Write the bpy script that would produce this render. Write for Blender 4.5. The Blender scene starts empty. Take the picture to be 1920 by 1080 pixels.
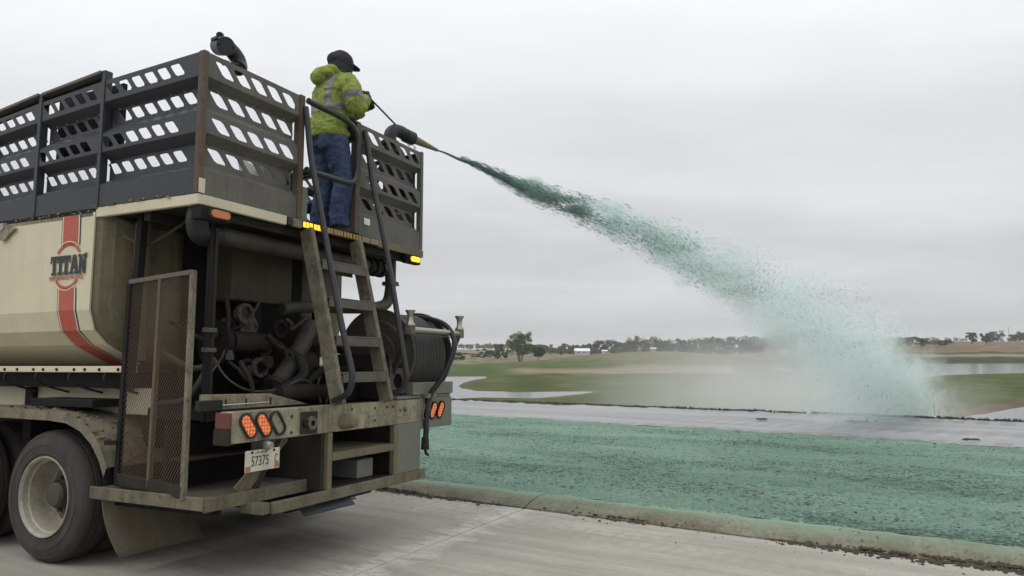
import bpy, math, random
from mathutils import Vector, Matrix, noise
R = math.radians
rnd = random.Random(7)
SC = 1.08                                   # metres per working unit
scene = bpy.context.scene
col = scene.collection

# ------------------------------------------------------------------ camera
EYE = 1.358
cam_d = bpy.data.cameras.new('camera'); cam = bpy.data.objects.new('camera', cam_d); col.objects.link(cam)
cam.location = (0, 0, EYE * SC); cam.rotation_euler = (R(90 + 6.077), 0, 0)
cam_d.sensor_width = 36; cam_d.lens = 1384.9 / 1920 * 36; cam_d.clip_start = 0.05; cam_d.clip_end = 20000
scene.camera = cam

# ------------------------------------------------------------------ sky, sun, exposure
SUN_EL, SUN_AZ = 52.0, -125.0               # azimuth: degrees clockwise from the view axis
world = bpy.data.worlds.new('World'); scene.world = world; world.use_nodes = True
wt = world.node_tree; wt.nodes.clear()

def N(t, kind, ins=None, **attr):
    n = t.nodes.new(kind)
    for k, v in attr.items(): setattr(n, k, v)
    for k, v in (ins or {}).items():
        if isinstance(v, bpy.types.NodeSocket): t.links.new(v, n.inputs[k])
        else: n.inputs[k].default_value = v
    return n
def MA(t, op, a, b=0.0, c=None, clamp=False):
    n = N(t, 'ShaderNodeMath', {0: a, 1: b}, operation=op, use_clamp=clamp)
    if c is not None:
        if isinstance(c, bpy.types.NodeSocket): t.links.new(c, n.inputs[2])
        else: n.inputs[2].default_value = c
    return n.outputs[0]
def RAMP(t, fac, *stops):
    n = N(t, 'ShaderNodeValToRGB', {0: fac})
    e = n.color_ramp.elements
    while len(e) < len(stops): e.new(0.5)
    for i, (p, c) in enumerate(stops):
        e[i].position = p
        e[i].color = (c, c, c, 1) if isinstance(c, (int, float)) else (*c, 1)
    return n.outputs[0]
def MIX(t, fac, a, b, mode='MIX'):
    n = N(t, 'ShaderNodeMix', data_type='RGBA', blend_type=mode)
    for i, v in ((0, fac), (6, a), (7, b)):
        if isinstance(v, bpy.types.NodeSocket): t.links.new(v, n.inputs[i])
        elif i == 0: n.inputs[0].default_value = v
        else: n.inputs[i].default_value = (*v, 1)
    return n.outputs[2]
def NOISE(t, vec, scale, detail=4, rough=0.55, dist=0.0):
    n = N(t, 'ShaderNodeTexNoise', {'Scale': scale, 'Detail': detail, 'Roughness': rough, 'Distortion': dist})
    if vec is not None: t.links.new(vec, n.inputs['Vector'])
    return n.outputs['Fac']
def MAPV(t, vec, scale=(1, 1, 1), rot=(0, 0, 0), loc=(0, 0, 0)):
    return N(t, 'ShaderNodeMapping', {'Vector': vec, 'Scale': scale, 'Rotation': rot, 'Location': loc}).outputs[0]

sky = N(wt, 'ShaderNodeTexSky', sky_type='NISHITA', sun_disc=False, sun_elevation=R(SUN_EL), sun_rotation=R(SUN_AZ))
tc = N(wt, 'ShaderNodeTexCoord')
sx = N(wt, 'ShaderNodeSeparateXYZ', {0: tc.outputs['Generated']})
zz = MA(wt, 'MAXIMUM', sx.outputs[2], 0.0)
den = MA(wt, 'ADD', zz, 0.10)
cv = N(wt, 'ShaderNodeCombineXYZ', {0: MA(wt, 'DIVIDE', sx.outputs[0], den), 1: MA(wt, 'DIVIDE', sx.outputs[1], den), 2: 0.0}).outputs[0]
n1 = NOISE(wt, MAPV(wt, cv, (0.30, 0.55, 1), loc=(3.1, 1.7, 0)), 1.0, 6, 0.5, 0.35)
n2 = NOISE(wt, MAPV(wt, cv, (0.9, 1.5, 1), loc=(0.4, 8.3, 2)), 1.0, 5, 0.55, 0.2)
cl = MA(wt, 'ADD', MA(wt, 'MULTIPLY', n1, 0.72), MA(wt, 'MULTIPLY', n2, 0.28))
cl = RAMP(wt, cl, (0.33, 0.80), (0.50, 0.99), (0.66, 1.17))
lum = MA(wt, 'MULTIPLY', MA(wt, 'MULTIPLY_ADD', zz, 0.98, 0.545), cl)
cloud = N(wt, 'ShaderNodeVectorMath', {0: (9.75, 9.97, 10.25), 'Scale': lum}, operation='SCALE').outputs[0]
skyc = MIX(wt, 0.985, sky.outputs[0], cloud)
bg = N(wt, 'ShaderNodeBackground', {'Color': skyc, 'Strength': 0.1})
N(wt, 'ShaderNodeOutputWorld', {0: bg.outputs[0]})

sun_d = bpy.data.lights.new('sun', 'SUN'); sun_d.energy = 0.9; sun_d.angle = R(35); sun_d.color = (1.0, 0.965, 0.91)
sun = bpy.data.objects.new('sun', sun_d); col.objects.link(sun)
sd = Vector((math.sin(R(SUN_AZ)) * math.cos(R(SUN_EL)), math.cos(R(SUN_AZ)) * math.cos(R(SUN_EL)), math.sin(R(SUN_EL))))
sun.rotation_euler = sd.to_track_quat('Z', 'Y').to_euler()
scene.view_settings.view_transform = 'Standard'; scene.view_settings.look = 'None'
scene.view_settings.exposure = 0.0; scene.view_settings.gamma = 1.0; scene.view_settings.use_curve_mapping = False
scene.render.engine = 'CYCLES'
cy = scene.cycles
cy.use_denoising = True; cy.use_adaptive_sampling = True; cy.adaptive_threshold = 0.015; cy.max_bounces = 8; cy.diffuse_bounces = 3; cy.glossy_bounces = 3; cy.volume_bounces = 3
cy.transparent_max_bounces = 12; cy.volume_step_rate = 0.30; cy.volume_max_steps = 256; cy.sample_clamp_indirect = 6

# ------------------------------------------------------------------ mesh helpers
class M:
    def __init__(s): s.v = []; s.f = []; s.c = []
    def add(s, vs, fs):
        b = len(s.v); s.v += [tuple(p) for p in vs]; s.f += [tuple(b + i for i in f) for f in fs]; return s
    def box(s, x0, x1, y0, y1, z0, z1):
        return s.add([(x0,y0,z0),(x1,y0,z0),(x1,y1,z0),(x0,y1,z0),(x0,y0,z1),(x1,y0,z1),(x1,y1,z1),(x0,y1,z1)],
                     [(0,3,2,1),(4,5,6,7),(0,1,5,4),(1,2,6,5),(2,3,7,6),(3,0,4,7)])
    def beam(s, a, b, w, h, up=(0, 0, 1)):            # rectangular bar from a to b
        a, b = Vector(a), Vector(b); d = (b - a).normalized(); u = Vector(up)
        if abs(d.dot(u)) > 0.99: u = Vector((0, 1, 0))
        r = d.cross(u).normalized() * w / 2; u = r.cross(d).normalized() * h / 2
        p = [a - r - u, a + r - u, a + r + u, a - r + u]; q = [x + (b - a) for x in p]
        return s.add(p + q, [(0,1,2,3),(7,6,5,4),(0,4,5,1),(1,5,6,2),(2,6,7,3),(3,7,4,0)])
    def tube(s, pts, rad, n=10, cap=True):
        pts = [Vector(p) for p in pts]; k = len(pts); rs = rad if isinstance(rad, (list, tuple)) else [rad] * k
        vs, fs = [], []; prev = None
        for i, p in enumerate(pts):
            t = (pts[min(i + 1, k - 1)] - pts[max(i - 1, 0)]).normalized()
            if prev is None:
                u = Vector((0, 0, 1)) if abs(t.z) < 0.9 else Vector((1, 0, 0))
                prev = t.cross(u).normalized()
            prev = (prev - t * prev.dot(t)).normalized(); w = t.cross(prev)
            r = rs[i]; rx, ry = r if isinstance(r, tuple) else (r, r)
            for j in range(n):
                a = 2 * math.pi * j / n; vs.append(p + prev * math.cos(a) * rx + w * math.sin(a) * ry)
        for i in range(k - 1):
            for j in range(n):
                fs.append((i*n+j, i*n+(j+1)%n, (i+1)*n+(j+1)%n, (i+1)*n+j))
        if cap: fs += [tuple(range(n - 1, -1, -1)), tuple((k - 1) * n + j for j in range(n))]
        return s.add(vs, fs)
    def lathe(s, prof, o, axis='X', n=32, closed=False):   # prof: (along, radius)
        vs, fs = [], []; k = len(prof)
        for a, r in prof:
            for j in range(n):
                t = 2 * math.pi * j / n; c, d = r * math.cos(t), r * math.sin(t)
                vs.append({'X': (o[0]+a, o[1]+c, o[2]+d), 'Y': (o[0]+d, o[1]+a, o[2]+c), 'Z': (o[0]+c, o[1]+d, o[2]+a)}[axis])
        for i in range(k if closed else k - 1):
            i2 = (i + 1) % k
            for j in range(n): fs.append((i*n+j, i2*n+j, i2*n+(j+1)%n, i*n+(j+1)%n))
        return s.add(vs, fs)
    def prism(s, poly, d):                              # 3-D outline extruded by d
        n = len(poly); p = [Vector(a) for a in poly]; q = [a + Vector(d) for a in p]
        return s.add(p + q, [tuple(range(n)), tuple(range(2*n-1, n-1, -1))] + [(i, i+n, (i+1)%n+n, (i+1)%n) for i in range(n)])
    def build(s, name, mat, parent=None, smooth=None, bevel=0.0, solid=0.0):
        me = bpy.data.meshes.new(name); me.from_pydata([tuple(v) for v in s.v], [], s.f); me.update()
        if s.c:
            ca = me.color_attributes.new('tint', 'FLOAT_COLOR', 'POINT')
            for i, c in enumerate(s.c): ca.data[i].color = (*c, 1)
        return link(name, me, mat, parent, smooth, bevel, solid)
def link(name, me, mat, parent=None, smooth=None, bevel=0.0, solid=0.0):
    o = bpy.data.objects.new(name, me); col.objects.link(o); o.parent = parent
    if mat: me.materials.append(mat)
    if smooth is not None:
        me.shade_smooth(); me.set_sharp_from_angle(angle=R(smooth))
    if solid:
        m = o.modifiers.new('solid', 'SOLIDIFY'); m.thickness = solid; m.offset = 0
    if bevel:
        m = o.modifiers.new('bevel', 'BEVEL'); m.width = bevel; m.segments = 1; m.limit_method = 'ANGLE'; m.angle_limit = R(50)
    return o
def box(name, mat, parent, x0, x1, y0, y1, z0, z1, bevel=0.004): return M().box(x0, x1, y0, y1, z0, z1).build(name, mat, parent, None, bevel)
def empty(name, loc=(0, 0, 0), rz=0.0, parent=None):
    o = bpy.data.objects.new(name, None); col.objects.link(o); o.location = loc; o.rotation_euler = (0, 0, rz); o.parent = parent; o.empty_display_size = 0.2
    return o
def tag(o, label=None, cat=None, group=None, kind=None):
    for k, v in (('label', label), ('category', cat), ('group', group), ('kind', kind)):
        if v: o[k] = v
    return o
def smoothpath(pts, k=6):                               # Catmull-Rom
    P = [Vector(p) for p in pts]; P = [2*P[0]-P[1]] + P + [2*P[-1]-P[-2]]; out = []
    for i in range(1, len(P) - 2):
        a, b, c, d = P[i-1:i+3]
        for j in range(k):
            t = j / k; out.append(0.5*((2*b)+(c-a)*t+(2*a-5*b+4*c-d)*t*t+(3*b-a-3*c+d)*t**3))
    return out + [P[-2]]
def fbm(x, y, z=0.0, o=4): return noise.fractal(Vector((x, y, z)), 0.9, 2.0, o)
def interp(tab, x):
    if x <= tab[0][0]: return tab[0][1]
    for (a, p), (b, q) in zip(tab, tab[1:]):
        if x <= b: return p + (q - p) * (x - a) / (b - a)
    return tab[-1][1]
def sstep(a, b, x):
    t = max(0.0, min(1.0, (x - a) / (b - a))); return t * t * (3 - 2 * t)

# ------------------------------------------------------------------ materials
def new_mat(name):
    m = bpy.data.materials.new(name); m.use_nodes = True; t = m.node_tree; t.nodes.clear()
    return m, t
def finish(t, color, rough=0.6, metal=0.0, bump=None, strength=0.3, dist=0.01, emit=None, spec=0.5, extra=None):
    ins = {'Base Color': color if isinstance(color, bpy.types.NodeSocket) else (*color, 1), 'Roughness': rough, 'Metallic': metal, 'Specular IOR Level': spec}
    if bump is not None: ins['Normal'] = N(t, 'ShaderNodeBump', {'Height': bump, 'Strength': strength, 'Distance': dist}).outputs[0]
    if emit: ins['Emission Color'] = (*emit[0], 1); ins['Emission Strength'] = emit[1]
    ins.update(extra or {})
    b = N(t, 'ShaderNodeBsdfPrincipled', ins)
    N(t, 'ShaderNodeOutputMaterial', {0: b.outputs[0]})
def paint(name, base, dirt=(0.10, 0.085, 0.055), amt=0.5, rough=0.55, scale=5.0, rust=0.0, rustc=(0.09, 0.04, 0.02), metal=0.0, spots=0.0, spotc=(0.02, 0.02, 0.02), spec=0.4):
    m, t = new_mat(name); oc = N(t, 'ShaderNodeTexCoord').outputs['Object']
    a = NOISE(t, oc, scale, 8, 0.62)
    st = NOISE(t, MAPV(t, oc, (14, 14, 1.1)), 1.0, 5, 0.6)
    f = MA(t, 'MULTIPLY', MA(t, 'ADD', RAMP(t, a, (0.38, 0.0), (0.72, 1.0)), RAMP(t, st, (0.48, 0.0), (0.75, 0.8)), clamp=True), amt)
    c = MIX(t, f, base, dirt)
    fine = NOISE(t, oc, 60, 4, 0.6)
    c = MIX(t, 0.35 if base[0] < 0.5 else 0.10, c, MIX(t, RAMP(t, fine, (0.35, 0.0), (0.65, 1.0)), tuple(x * 0.6 for x in base), tuple(min(1, x * 1.25) for x in base)))
    if rust:
        rn = NOISE(t, oc, scale * 1.7, 9, 0.72, 0.1)
        c = MIX(t, RAMP(t, rn, (0.60 - rust * 0.2, 0.0), (0.74 - rust * 0.2, 0.85)), c, rustc)
    if spots:
        sn = NOISE(t, oc, 24, 6, 0.7)
        c = MIX(t, RAMP(t, sn, (0.70 - spots * 0.15, 0.0), (0.78 - spots * 0.15, 0.9)), c, spotc)
    finish(t, c, MA(t, 'MULTIPLY_ADD', a, 0.3, rough - 0.12), metal, MA(t, 'ADD', a, MA(t, 'MULTIPLY', fine, 0.4)), 0.25, 0.006, spec=spec)
    return m
def plain(name, c, rough=0.6, metal=0.0, nscale=20.0, var=0.25, emit=None, spec=0.4):
    m, t = new_mat(name); oc = N(t, 'ShaderNodeTexCoord').outputs['Object']
    a = NOISE(t, oc, nscale, 5, 0.6)
    cc = MIX(t, a, tuple(x * (1 - var) for x in c), tuple(min(1, x * (1 + var)) for x in c))
    finish(t, cc, rough, metal, a, 0.15, 0.004, emit, spec); return m

DUST = (0.13, 0.11, 0.075)
CREAM = paint('cream_paint', (0.60, 0.555, 0.40), (0.40, 0.36, 0.25), 0.30, 0.5, 2.2, spots=0.12, spotc=(0.10, 0.075, 0.04))
CREAM_DIRTY_DIM = paint('muddy_dim_cream_paint', (0.315, 0.285, 0.19), (0.085, 0.073, 0.047), 1.0, 0.65, 5, rust=0.34, rustc=(0.075, 0.06, 0.04), spots=0.25, spotc=(0.04, 0.035, 0.025))  # mud, plus a base lowered for the weaker light at the rear
CREAM_SHADED = paint('dusty_shaded_cream_paint', (0.170, 0.148, 0.090), (0.060, 0.050, 0.031), 0.75, 0.7, 3.0, spots=0.2, spotc=(0.05, 0.04, 0.03))  # shaded copy of the cream: under-deck shade is in the base, besides dust
RAIL = paint('charcoal_paint', (0.030, 0.032, 0.039), (0.060, 0.060, 0.062), 0.45, 0.42, 4.0, spots=0.10, spotc=(0.22, 0.20, 0.15))
RAIL_DUSTY = paint('dusty_charcoal_paint', (0.085, 0.083, 0.075), (0.17, 0.155, 0.12), 0.8, 0.6, 4.0, spots=0.20, spotc=(0.035, 0.033, 0.03))
POST = paint('rusty_brown_post', (0.085, 0.062, 0.045), (0.15, 0.12, 0.085), 0.7, 0.7, 7, rust=0.35, rustc=(0.075, 0.035, 0.018))
BLACK = plain('black_rubber', (0.022, 0.022, 0.024), 0.55, 0, 30, 0.4)
BLACKTUBE = paint('black_tube_paint', (0.022, 0.023, 0.027), (0.09, 0.082, 0.065), 0.35, 0.35, 8)
GRIME = paint('grimy_machinery', (0.022, 0.020, 0.016), (0.060, 0.051, 0.035), 0.6, 0.7, 6, rust=0.2, rustc=(0.04, 0.024, 0.015), spec=0.2)  # grime, with the base taken down further to deepen the bay's shade
GRIMEPIPE = paint('dusty_pipe', (0.078, 0.070, 0.052), (0.026, 0.023, 0.018), 0.8, 0.6, 6, spots=0.2)
DARKSTEEL = paint('dark_frame_steel', (0.008, 0.008, 0.009), (0.030, 0.027, 0.020), 0.45, 0.7, 5, spec=0.2)  # base lowered to deepen the shade under deck and chassis
TREAD = paint('muddy_tread_steel', (0.085, 0.079, 0.066), (0.165, 0.148, 0.107), 0.8, 0.6, 9, rust=0.2, spots=0.3)
LADDER = paint('worn_ladder_paint', (0.20, 0.178, 0.124), (0.055, 0.048, 0.035), 1.0, 0.65, 8, rust=0.4, rustc=(0.05, 0.046, 0.04), spots=0.25)
GREENGREY = paint('olive_grey_paint', (0.145, 0.155, 0.125), (0.20, 0.185, 0.13), 0.5, 0.6, 4, spots=0.2)
CHROME = plain('worn_zinc', (0.36, 0.35, 0.31), 0.38, 0.8, 30, 0.3)
RED = paint('faded_red_vinyl', (0.46, 0.085, 0.055), (0.36, 0.14, 0.095), 0.45, 0.5, 3)
INK = plain('dark_vinyl', (0.030, 0.036, 0.038), 0.5, 0, 20, 0.2)
IVORY = plain('ivory_vinyl', (0.66, 0.60, 0.45), 0.5, 0, 20, 0.1)
TYRE = paint('dusty_tyre', (0.045, 0.043, 0.041), (0.105, 0.098, 0.085), 0.55, 0.85, 3.0, spec=0.2)
RIM = paint('dusty_rim', (0.36, 0.335, 0.27), (0.15, 0.13, 0.095), 0.8, 0.55, 5, spots=0.2)
HUBM = paint('greasy_hub', (0.050, 0.045, 0.036), (0.12, 0.10, 0.075), 0.6, 0.6, 8)
MUDFLAP = paint('muddy_flap', (0.125, 0.108, 0.075), (0.21, 0.18, 0.12), 0.7, 0.8, 3)
MESHM = paint('rusty_mesh', (0.125, 0.082, 0.052), (0.10, 0.085, 0.06), 0.8, 0.75, 5, rust=0.2, rustc=(0.11, 0.06, 0.035))
MUD = paint('caked_mud', (0.20, 0.165, 0.105), (0.10, 0.085, 0.055), 0.8, 0.9, 12)
BLUEDIRT = paint('muddy_fender', (0.21, 0.18, 0.115), (0.07, 0.07, 0.072), 0.95, 0.75, 6, rust=0.25, rustc=(0.06, 0.055, 0.05))
AMBER_OFF = plain('amber_lens', (0.52, 0.19, 0.06), 0.3, 0, 60, 0.2)
AMBER_ON = plain('amber_lit', (0.9, 0.5, 0.03), 0.3, 0, 40, 0.2, emit=((1.0, 0.50, 0.02), 1.4))
AMBER_DIM = plain('amber_unlit', (0.34, 0.23, 0.06), 0.5, 0, 60, 0.5)
def lamp_mat():
    m, t = new_mat('red_lamp_lit'); oc = N(t, 'ShaderNodeTexCoord').outputs['Object']
    d = N(t, 'ShaderNodeTexVoronoi', {'Vector': oc, 'Scale': 42.0, 'Randomness': 0.15}).outputs['Distance']
    k = RAMP(t, d, (0.0, 1.0), (0.55, 0.18))
    finish(t, (0.42, 0.09, 0.03), 0.25, emit=((1.0, 0.27, 0.09), 0.7), extra={'Emission Strength': MA(t, 'MULTIPLY', k, 1.0)}); return m
TAIL_ON = lamp_mat()
REDREFL = plain('red_reflector', (0.13, 0.04, 0.03), 0.4, 0, 40, 0.3)
PLATEM = paint('dirty_number_plate', (0.56, 0.53, 0.42), (0.30, 0.26, 0.17), 0.5, 0.5, 14, spots=0.2)
LOWSTEEL = paint('muddy_dim_step_steel', (0.165, 0.146, 0.097), (0.056, 0.048, 0.032), 1.0, 0.7, 5, rust=0.3, rustc=(0.05, 0.04, 0.028), spots=0.25, spotc=(0.03, 0.027, 0.02))  # muddy steel, its base also darkened for the dim low rear
GREASY_SHADED = paint('greasy_shaded_cream_box', (0.055, 0.048, 0.030), (0.025, 0.022, 0.015), 0.6, 0.7, 3)  # greasy cream, darkened further with the pump bay's shade
GREYBOX = plain('grey_plastic', (0.20, 0.20, 0.19), 0.6, 0, 10, 0.25)
WHITEM = plain('white_sticker', (0.66, 0.66, 0.62), 0.5)

# ================================================================== the setting
# kerb line: y = 7.38 - 0.68 x ; KD runs along it (to the right), KN away from the road
KD = Vector((0.827, -0.562, 0)).normalized(); KN = Vector((0.562, 0.827, 0)).normalized(); K0 = Vector((0.12, 7.30, 0))
def kp(s, n, z=0.0): return K0 + KD * s + KN * n + Vector((0, 0, z))
def mat_concrete():
    m, t = new_mat('concrete_road'); oc = N(t, 'ShaderNodeTexCoord').outputs['Object']
    rot = MAPV(t, oc, (1, 1, 1), (0, 0, math.atan2(0.562, 0.827)))       # x along the kerb
    a = NOISE(t, oc, 0.9, 8, 0.6); b = NOISE(t, MAPV(t, rot, (0.35, 5.0, 1)), 1.0, 6, 0.6, 0.5); f = NOISE(t, oc, 55, 5, 0.7)
    c = MIX(t, RAMP(t, a, (0.30, 0.0), (0.70, 1.0)), (0.265, 0.247, 0.205), (0.42, 0.40, 0.35))
    c = MIX(t, MA(t, 'MULTIPLY', RAMP(t, b, (0.46, 0.0), (0.64, 1.0)), 0.68), c, (0.20, 0.185, 0.15))
    # muddy lug prints in two wheel lines beside the kerb
    sp = N(t, 'ShaderNodeSeparateXYZ', {0: rot})
    w = N(t, 'ShaderNodeTexWave', {'Vector': rot, 'Scale': 2.2, 'Distortion': 7.0, 'Detail': 5, 'Detail Scale': 2.2}, wave_type='BANDS', bands_direction='X').outputs['Fac']
    tr = NOISE(t, MAPV(t, rot, (0.15, 3.2, 1), loc=(0, 3.7, 0)), 1.0, 3, 0.5)
    tm = MA(t, 'MULTIPLY', RAMP(t, tr, (0.54, 0.0), (0.60, 1.0)), RAMP(t, w, (0.35, 0.0), (0.65, 1.0)))
    c = MIX(t, MA(t, 'MULTIPLY', tm, 0.40), c, (0.22, 0.20, 0.155))
    g2 = NOISE(t, oc, 14, 8, 0.75); c = MIX(t, MA(t, 'MULTIPLY', RAMP(t, g2, (0.48, 0), (0.66, 1)), 0.42), c, (0.21, 0.195, 0.16)); sc_ = NOISE(t, MAPV(t, rot, (0.9, 9.0, 1), (0, 0, 0.12)), 1.6, 7, 0.7); c = MIX(t, MA(t, 'MULTIPLY', RAMP(t, sc_, (0.58, 0), (0.70, 1)), 0.5), c, (0.52, 0.51, 0.47))
    c = MIX(t, 0.30, c, MIX(t, f, (0.16, 0.15, 0.125), (0.62, 0.60, 0.54)))
    # chalky dust either side of the transverse saw cut
    d = MA(t, 'ABSOLUTE', MA(t, 'ADD', MA(t, 'MULTIPLY_ADD', MA(t, 'ADD', sp.outputs[1], -KB), 0.128, sp.outputs[0]), -JS))
    dn = MA(t, 'ADD', d, MA(t, 'MULTIPLY', MA(t, 'ADD', NOISE(t, MAPV(t, rot, (1.0, 2.2, 1)), 3.0, 8, 0.75), -0.5), 1.5))
    c = MIX(t, MA(t, 'MULTIPLY', RAMP(t, dn, (-0.05, 1.0), (0.20, 0.0)), 0.62), c, (0.56, 0.55, 0.51))
    finish(t, c, 0.85, 0, MA(t, 'ADD', f, g2), 0.6, 0.012, spec=0.25); return m
# position of the joint in the rotated (kerb) coordinates used by the shader
JS = K0.x * 0.827 - K0.y * 0.562; KB = K0.x * 0.562 + K0.y * 0.827
CONC = mat_concrete()
road = box('road_bed', plain('road_bed', (0.10, 0.095, 0.085), 0.9), None, -0.5, 0.5, -0.5, 0.5, -0.05, 0, 0)
me = bpy.data.meshes.new('road'); q = [kp(s, n_, -0.03) for s, n_ in ((-30, 0.02), (30, 0.02), (30, -16), (-30, -16))]
me.from_pydata([tuple(p) for p in q], [], [(0, 1, 2, 3)][::-1]); bpy.data.objects.remove(road)
road = tag(link('road', me, plain('joint_filler', (0.045, 0.04, 0.035), 0.9)), kind='structure')
lean = 0.128          # the joints are not quite square to the kerb
cuts = [-24.0, -19.2, -14.4, -9.6, -4.8, 0.0, 4.8, 9.6, 14.4, 19.2, 24]
for ia, (sa, sb) in enumerate(zip(cuts, cuts[1:])):
    for na, nb in ((-0.01, -4.6), (-4.62, -9.2), (-9.22, -14)):
        g = 0.009
        pts = [kp(sa + g - lean * na, na), kp(sb - g - lean * na, na), kp(sb - g - lean * nb, nb), kp(sa + g - lean * nb, nb)]
        M().prism([p for p in pts], (0, 0, -0.028)).build('slab', CONC, road, None, 0.006)
# kerb: rolled section in segments
def mat_kerb():
    m, t = new_mat('dirty_kerb'); oc = N(t, 'ShaderNodeTexCoord').outputs['Object']
    rot = MAPV(t, oc, (1, 1, 1), (0, 0, math.atan2(0.562, 0.827)))
    a = NOISE(t, oc, 3.0, 8, 0.65); b = NOISE(t, oc, 26, 5, 0.7); g = NOISE(t, MAPV(t, rot, (0.5, 3, 3)), 1.3, 6, 0.65)
    c = MIX(t, RAMP(t, a, (0.35, 0), (0.65, 1)), (0.15, 0.132, 0.092), (0.23, 0.215, 0.165))
    c = MIX(t, MA(t, 'MULTIPLY', RAMP(t, b, (0.42, 0), (0.62, 1)), 0.6), c, (0.10, 0.088, 0.06))
    nrm = N(t, 'ShaderNodeSeparateXYZ', {0: rot})
    back = MA(t, 'MULTIPLY_ADD', nrm.outputs[1], 1.0, -KB)
    mx = MA(t, 'ADD', MA(t, 'MULTIPLY', back, 3.2), MA(t, 'MULTIPLY_ADD', g, 2.4, -1.30), clamp=True)
    c = MIX(t, MA(t, 'MULTIPLY', mx, 0.8), c, (0.22, 0.32, 0.235))
    finish(t, c, 0.9, 0, MA(t, 'ADD', a, b), 0.5, 0.012, spec=0.2); return m
KERBM = mat_kerb()
kerb = tag(M().prism([kp(-24, -0.005, -0.028), kp(-24, -0.005, -0.2), kp(-24, 0.30, -0.2), kp(-24, 0.30, -0.028)], KD * 48).build('kerb', KERBM), kind='structure')
prof = [(0.0, -0.026), (0.0, 0.010), (0.014, 0.018), (0.09, 0.056), (0.165, 0.092), (0.20, 0.100), (0.29, 0.106), (0.30, -0.026)]
for sa, sb in zip(cuts, cuts[1:]):
    k_ = 90; mb = M(); vs = []
    for i in range(k_ + 1):
        s = sa + 0.007 + (sb - sa - 0.014) * i / k_
        for j, (n_, z) in enumerate(prof):
            w = 0.009 * fbm(s * 2.3, n_ * 9, 1.0) + 0.006 * fbm(s * 9, n_ * 20, 4.0) if 0 < j < 7 else 0
            vs.append(kp(s + 0.25 * n_ , n_ - w, z + w))
    P_ = len(prof)
    mb.add(vs, [(i*P_+j, i*P_+j+1, (i+1)*P_+j+1, (i+1)*P_+j) for i in range(k_) for j in range(P_-1)] + [tuple(range(P_)), tuple(reversed([k_*P_+j for j in range(P_)]))])
    mb.build('kerb_stone', KERBM, kerb, 50)

# seeded verge: from the kerb's back to the wet track.  near line s-> kerb, far line y = 20.3 - 0.86 x
def far_line(t): return Vector((-16 + 40 * t, 20.3 - 0.86 * (-16 + 40 * t), 0))
def far_edge(t): return Vector((-16 + 43 * t, 27.9 - 0.80 * (-16 + 43 * t), 0))
def mat_verge():
    m, t = new_mat('hydroseeded_soil'); oc = N(t, 'ShaderNodeTexCoord').outputs['Object']
    rot = MAPV(t, oc, (1, 1, 1), (0, 0, math.atan2(0.60, 0.80)))
    a = NOISE(t, MAPV(t, rot, (0.22, 0.9, 1)), 1.0, 6, 0.6, 0.4); b = NOISE(t, oc, 7.0, 7, 0.72); f = NOISE(t, oc, 26.0, 6, 0.75)
    vor = N(t, 'ShaderNodeTexVoronoi', {'Vector': oc, 'Scale': 17.0, 'Randomness': 1.0}).outputs['Distance']
    c = MIX(t, RAMP(t, a, (0.32, 0), (0.66, 1)), (0.185, 0.300, 0.232), (0.310, 0.450, 0.368))
    c = MIX(t, MA(t, 'MULTIPLY', RAMP(t, b, (0.40, 1), (0.58, 0)), 0.45), c, (0.150, 0.245, 0.185))
    sp = MA(t, 'ADD', MA(t, 'MULTIPLY', f, 0.75), MA(t, 'MULTIPLY', b, 0.45))
    patch = RAMP(t, NOISE(t, MAPV(t, rot, (0.25, 0.55, 1), loc=(4, 2, 0)), 1.0, 4, 0.55), (0.38, 0.0), (0.62, 0.085))
    c = MIX(t, RAMP(t, MA(t, 'ADD', sp, patch), (0.640, 0.0), (0.730, 0.85)), c, (0.045, 0.068, 0.052))
    finish(t, c, 0.9, 0, MA(t, 'ADD', MA(t, 'ADD', f, MA(t, 'MULTIPLY', b, 1.2)), MA(t, 'MULTIPLY', vor, 0.6)), 1.0, 0.05, spec=0.15); return m
VERGE = mat_verge()
mb = M(); vs = []; na, nb = 420, 190
for j in range(nb + 1):
    v = (j / nb) ** 1.7
    for i in range(na + 1):
        u = i / na; s = -18 + 34 * u
        A = kp(s, 0.295, 0.104); B = far_line(0.02 + 0.96 * u); p = A.lerp(B, v)
        d = (p - A).length
        z = 0.104 * (1 - sstep(0, 5, d)) + sstep(0.0, 0.5, d) * (0.035 * fbm(p.x * 0.8, p.y * 0.8) + 0.020 * fbm(p.x * 4.3, p.y * 4.3, 2) + 0.013 * fbm(p.x * 13, p.y * 13, 5)) - 0.012 * sstep(0.9, 1.0, v)
        vs.append((p.x, p.y, z))
mb.add(vs, [(j*(na+1)+i, j*(na+1)+i+1, (j+1)*(na+1)+i+1, (j+1)*(na+1)+i) for j in range(nb) for i in range(na)])
tag(mb.build('seeded_verge', VERGE, None, 180), kind='structure')
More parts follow.
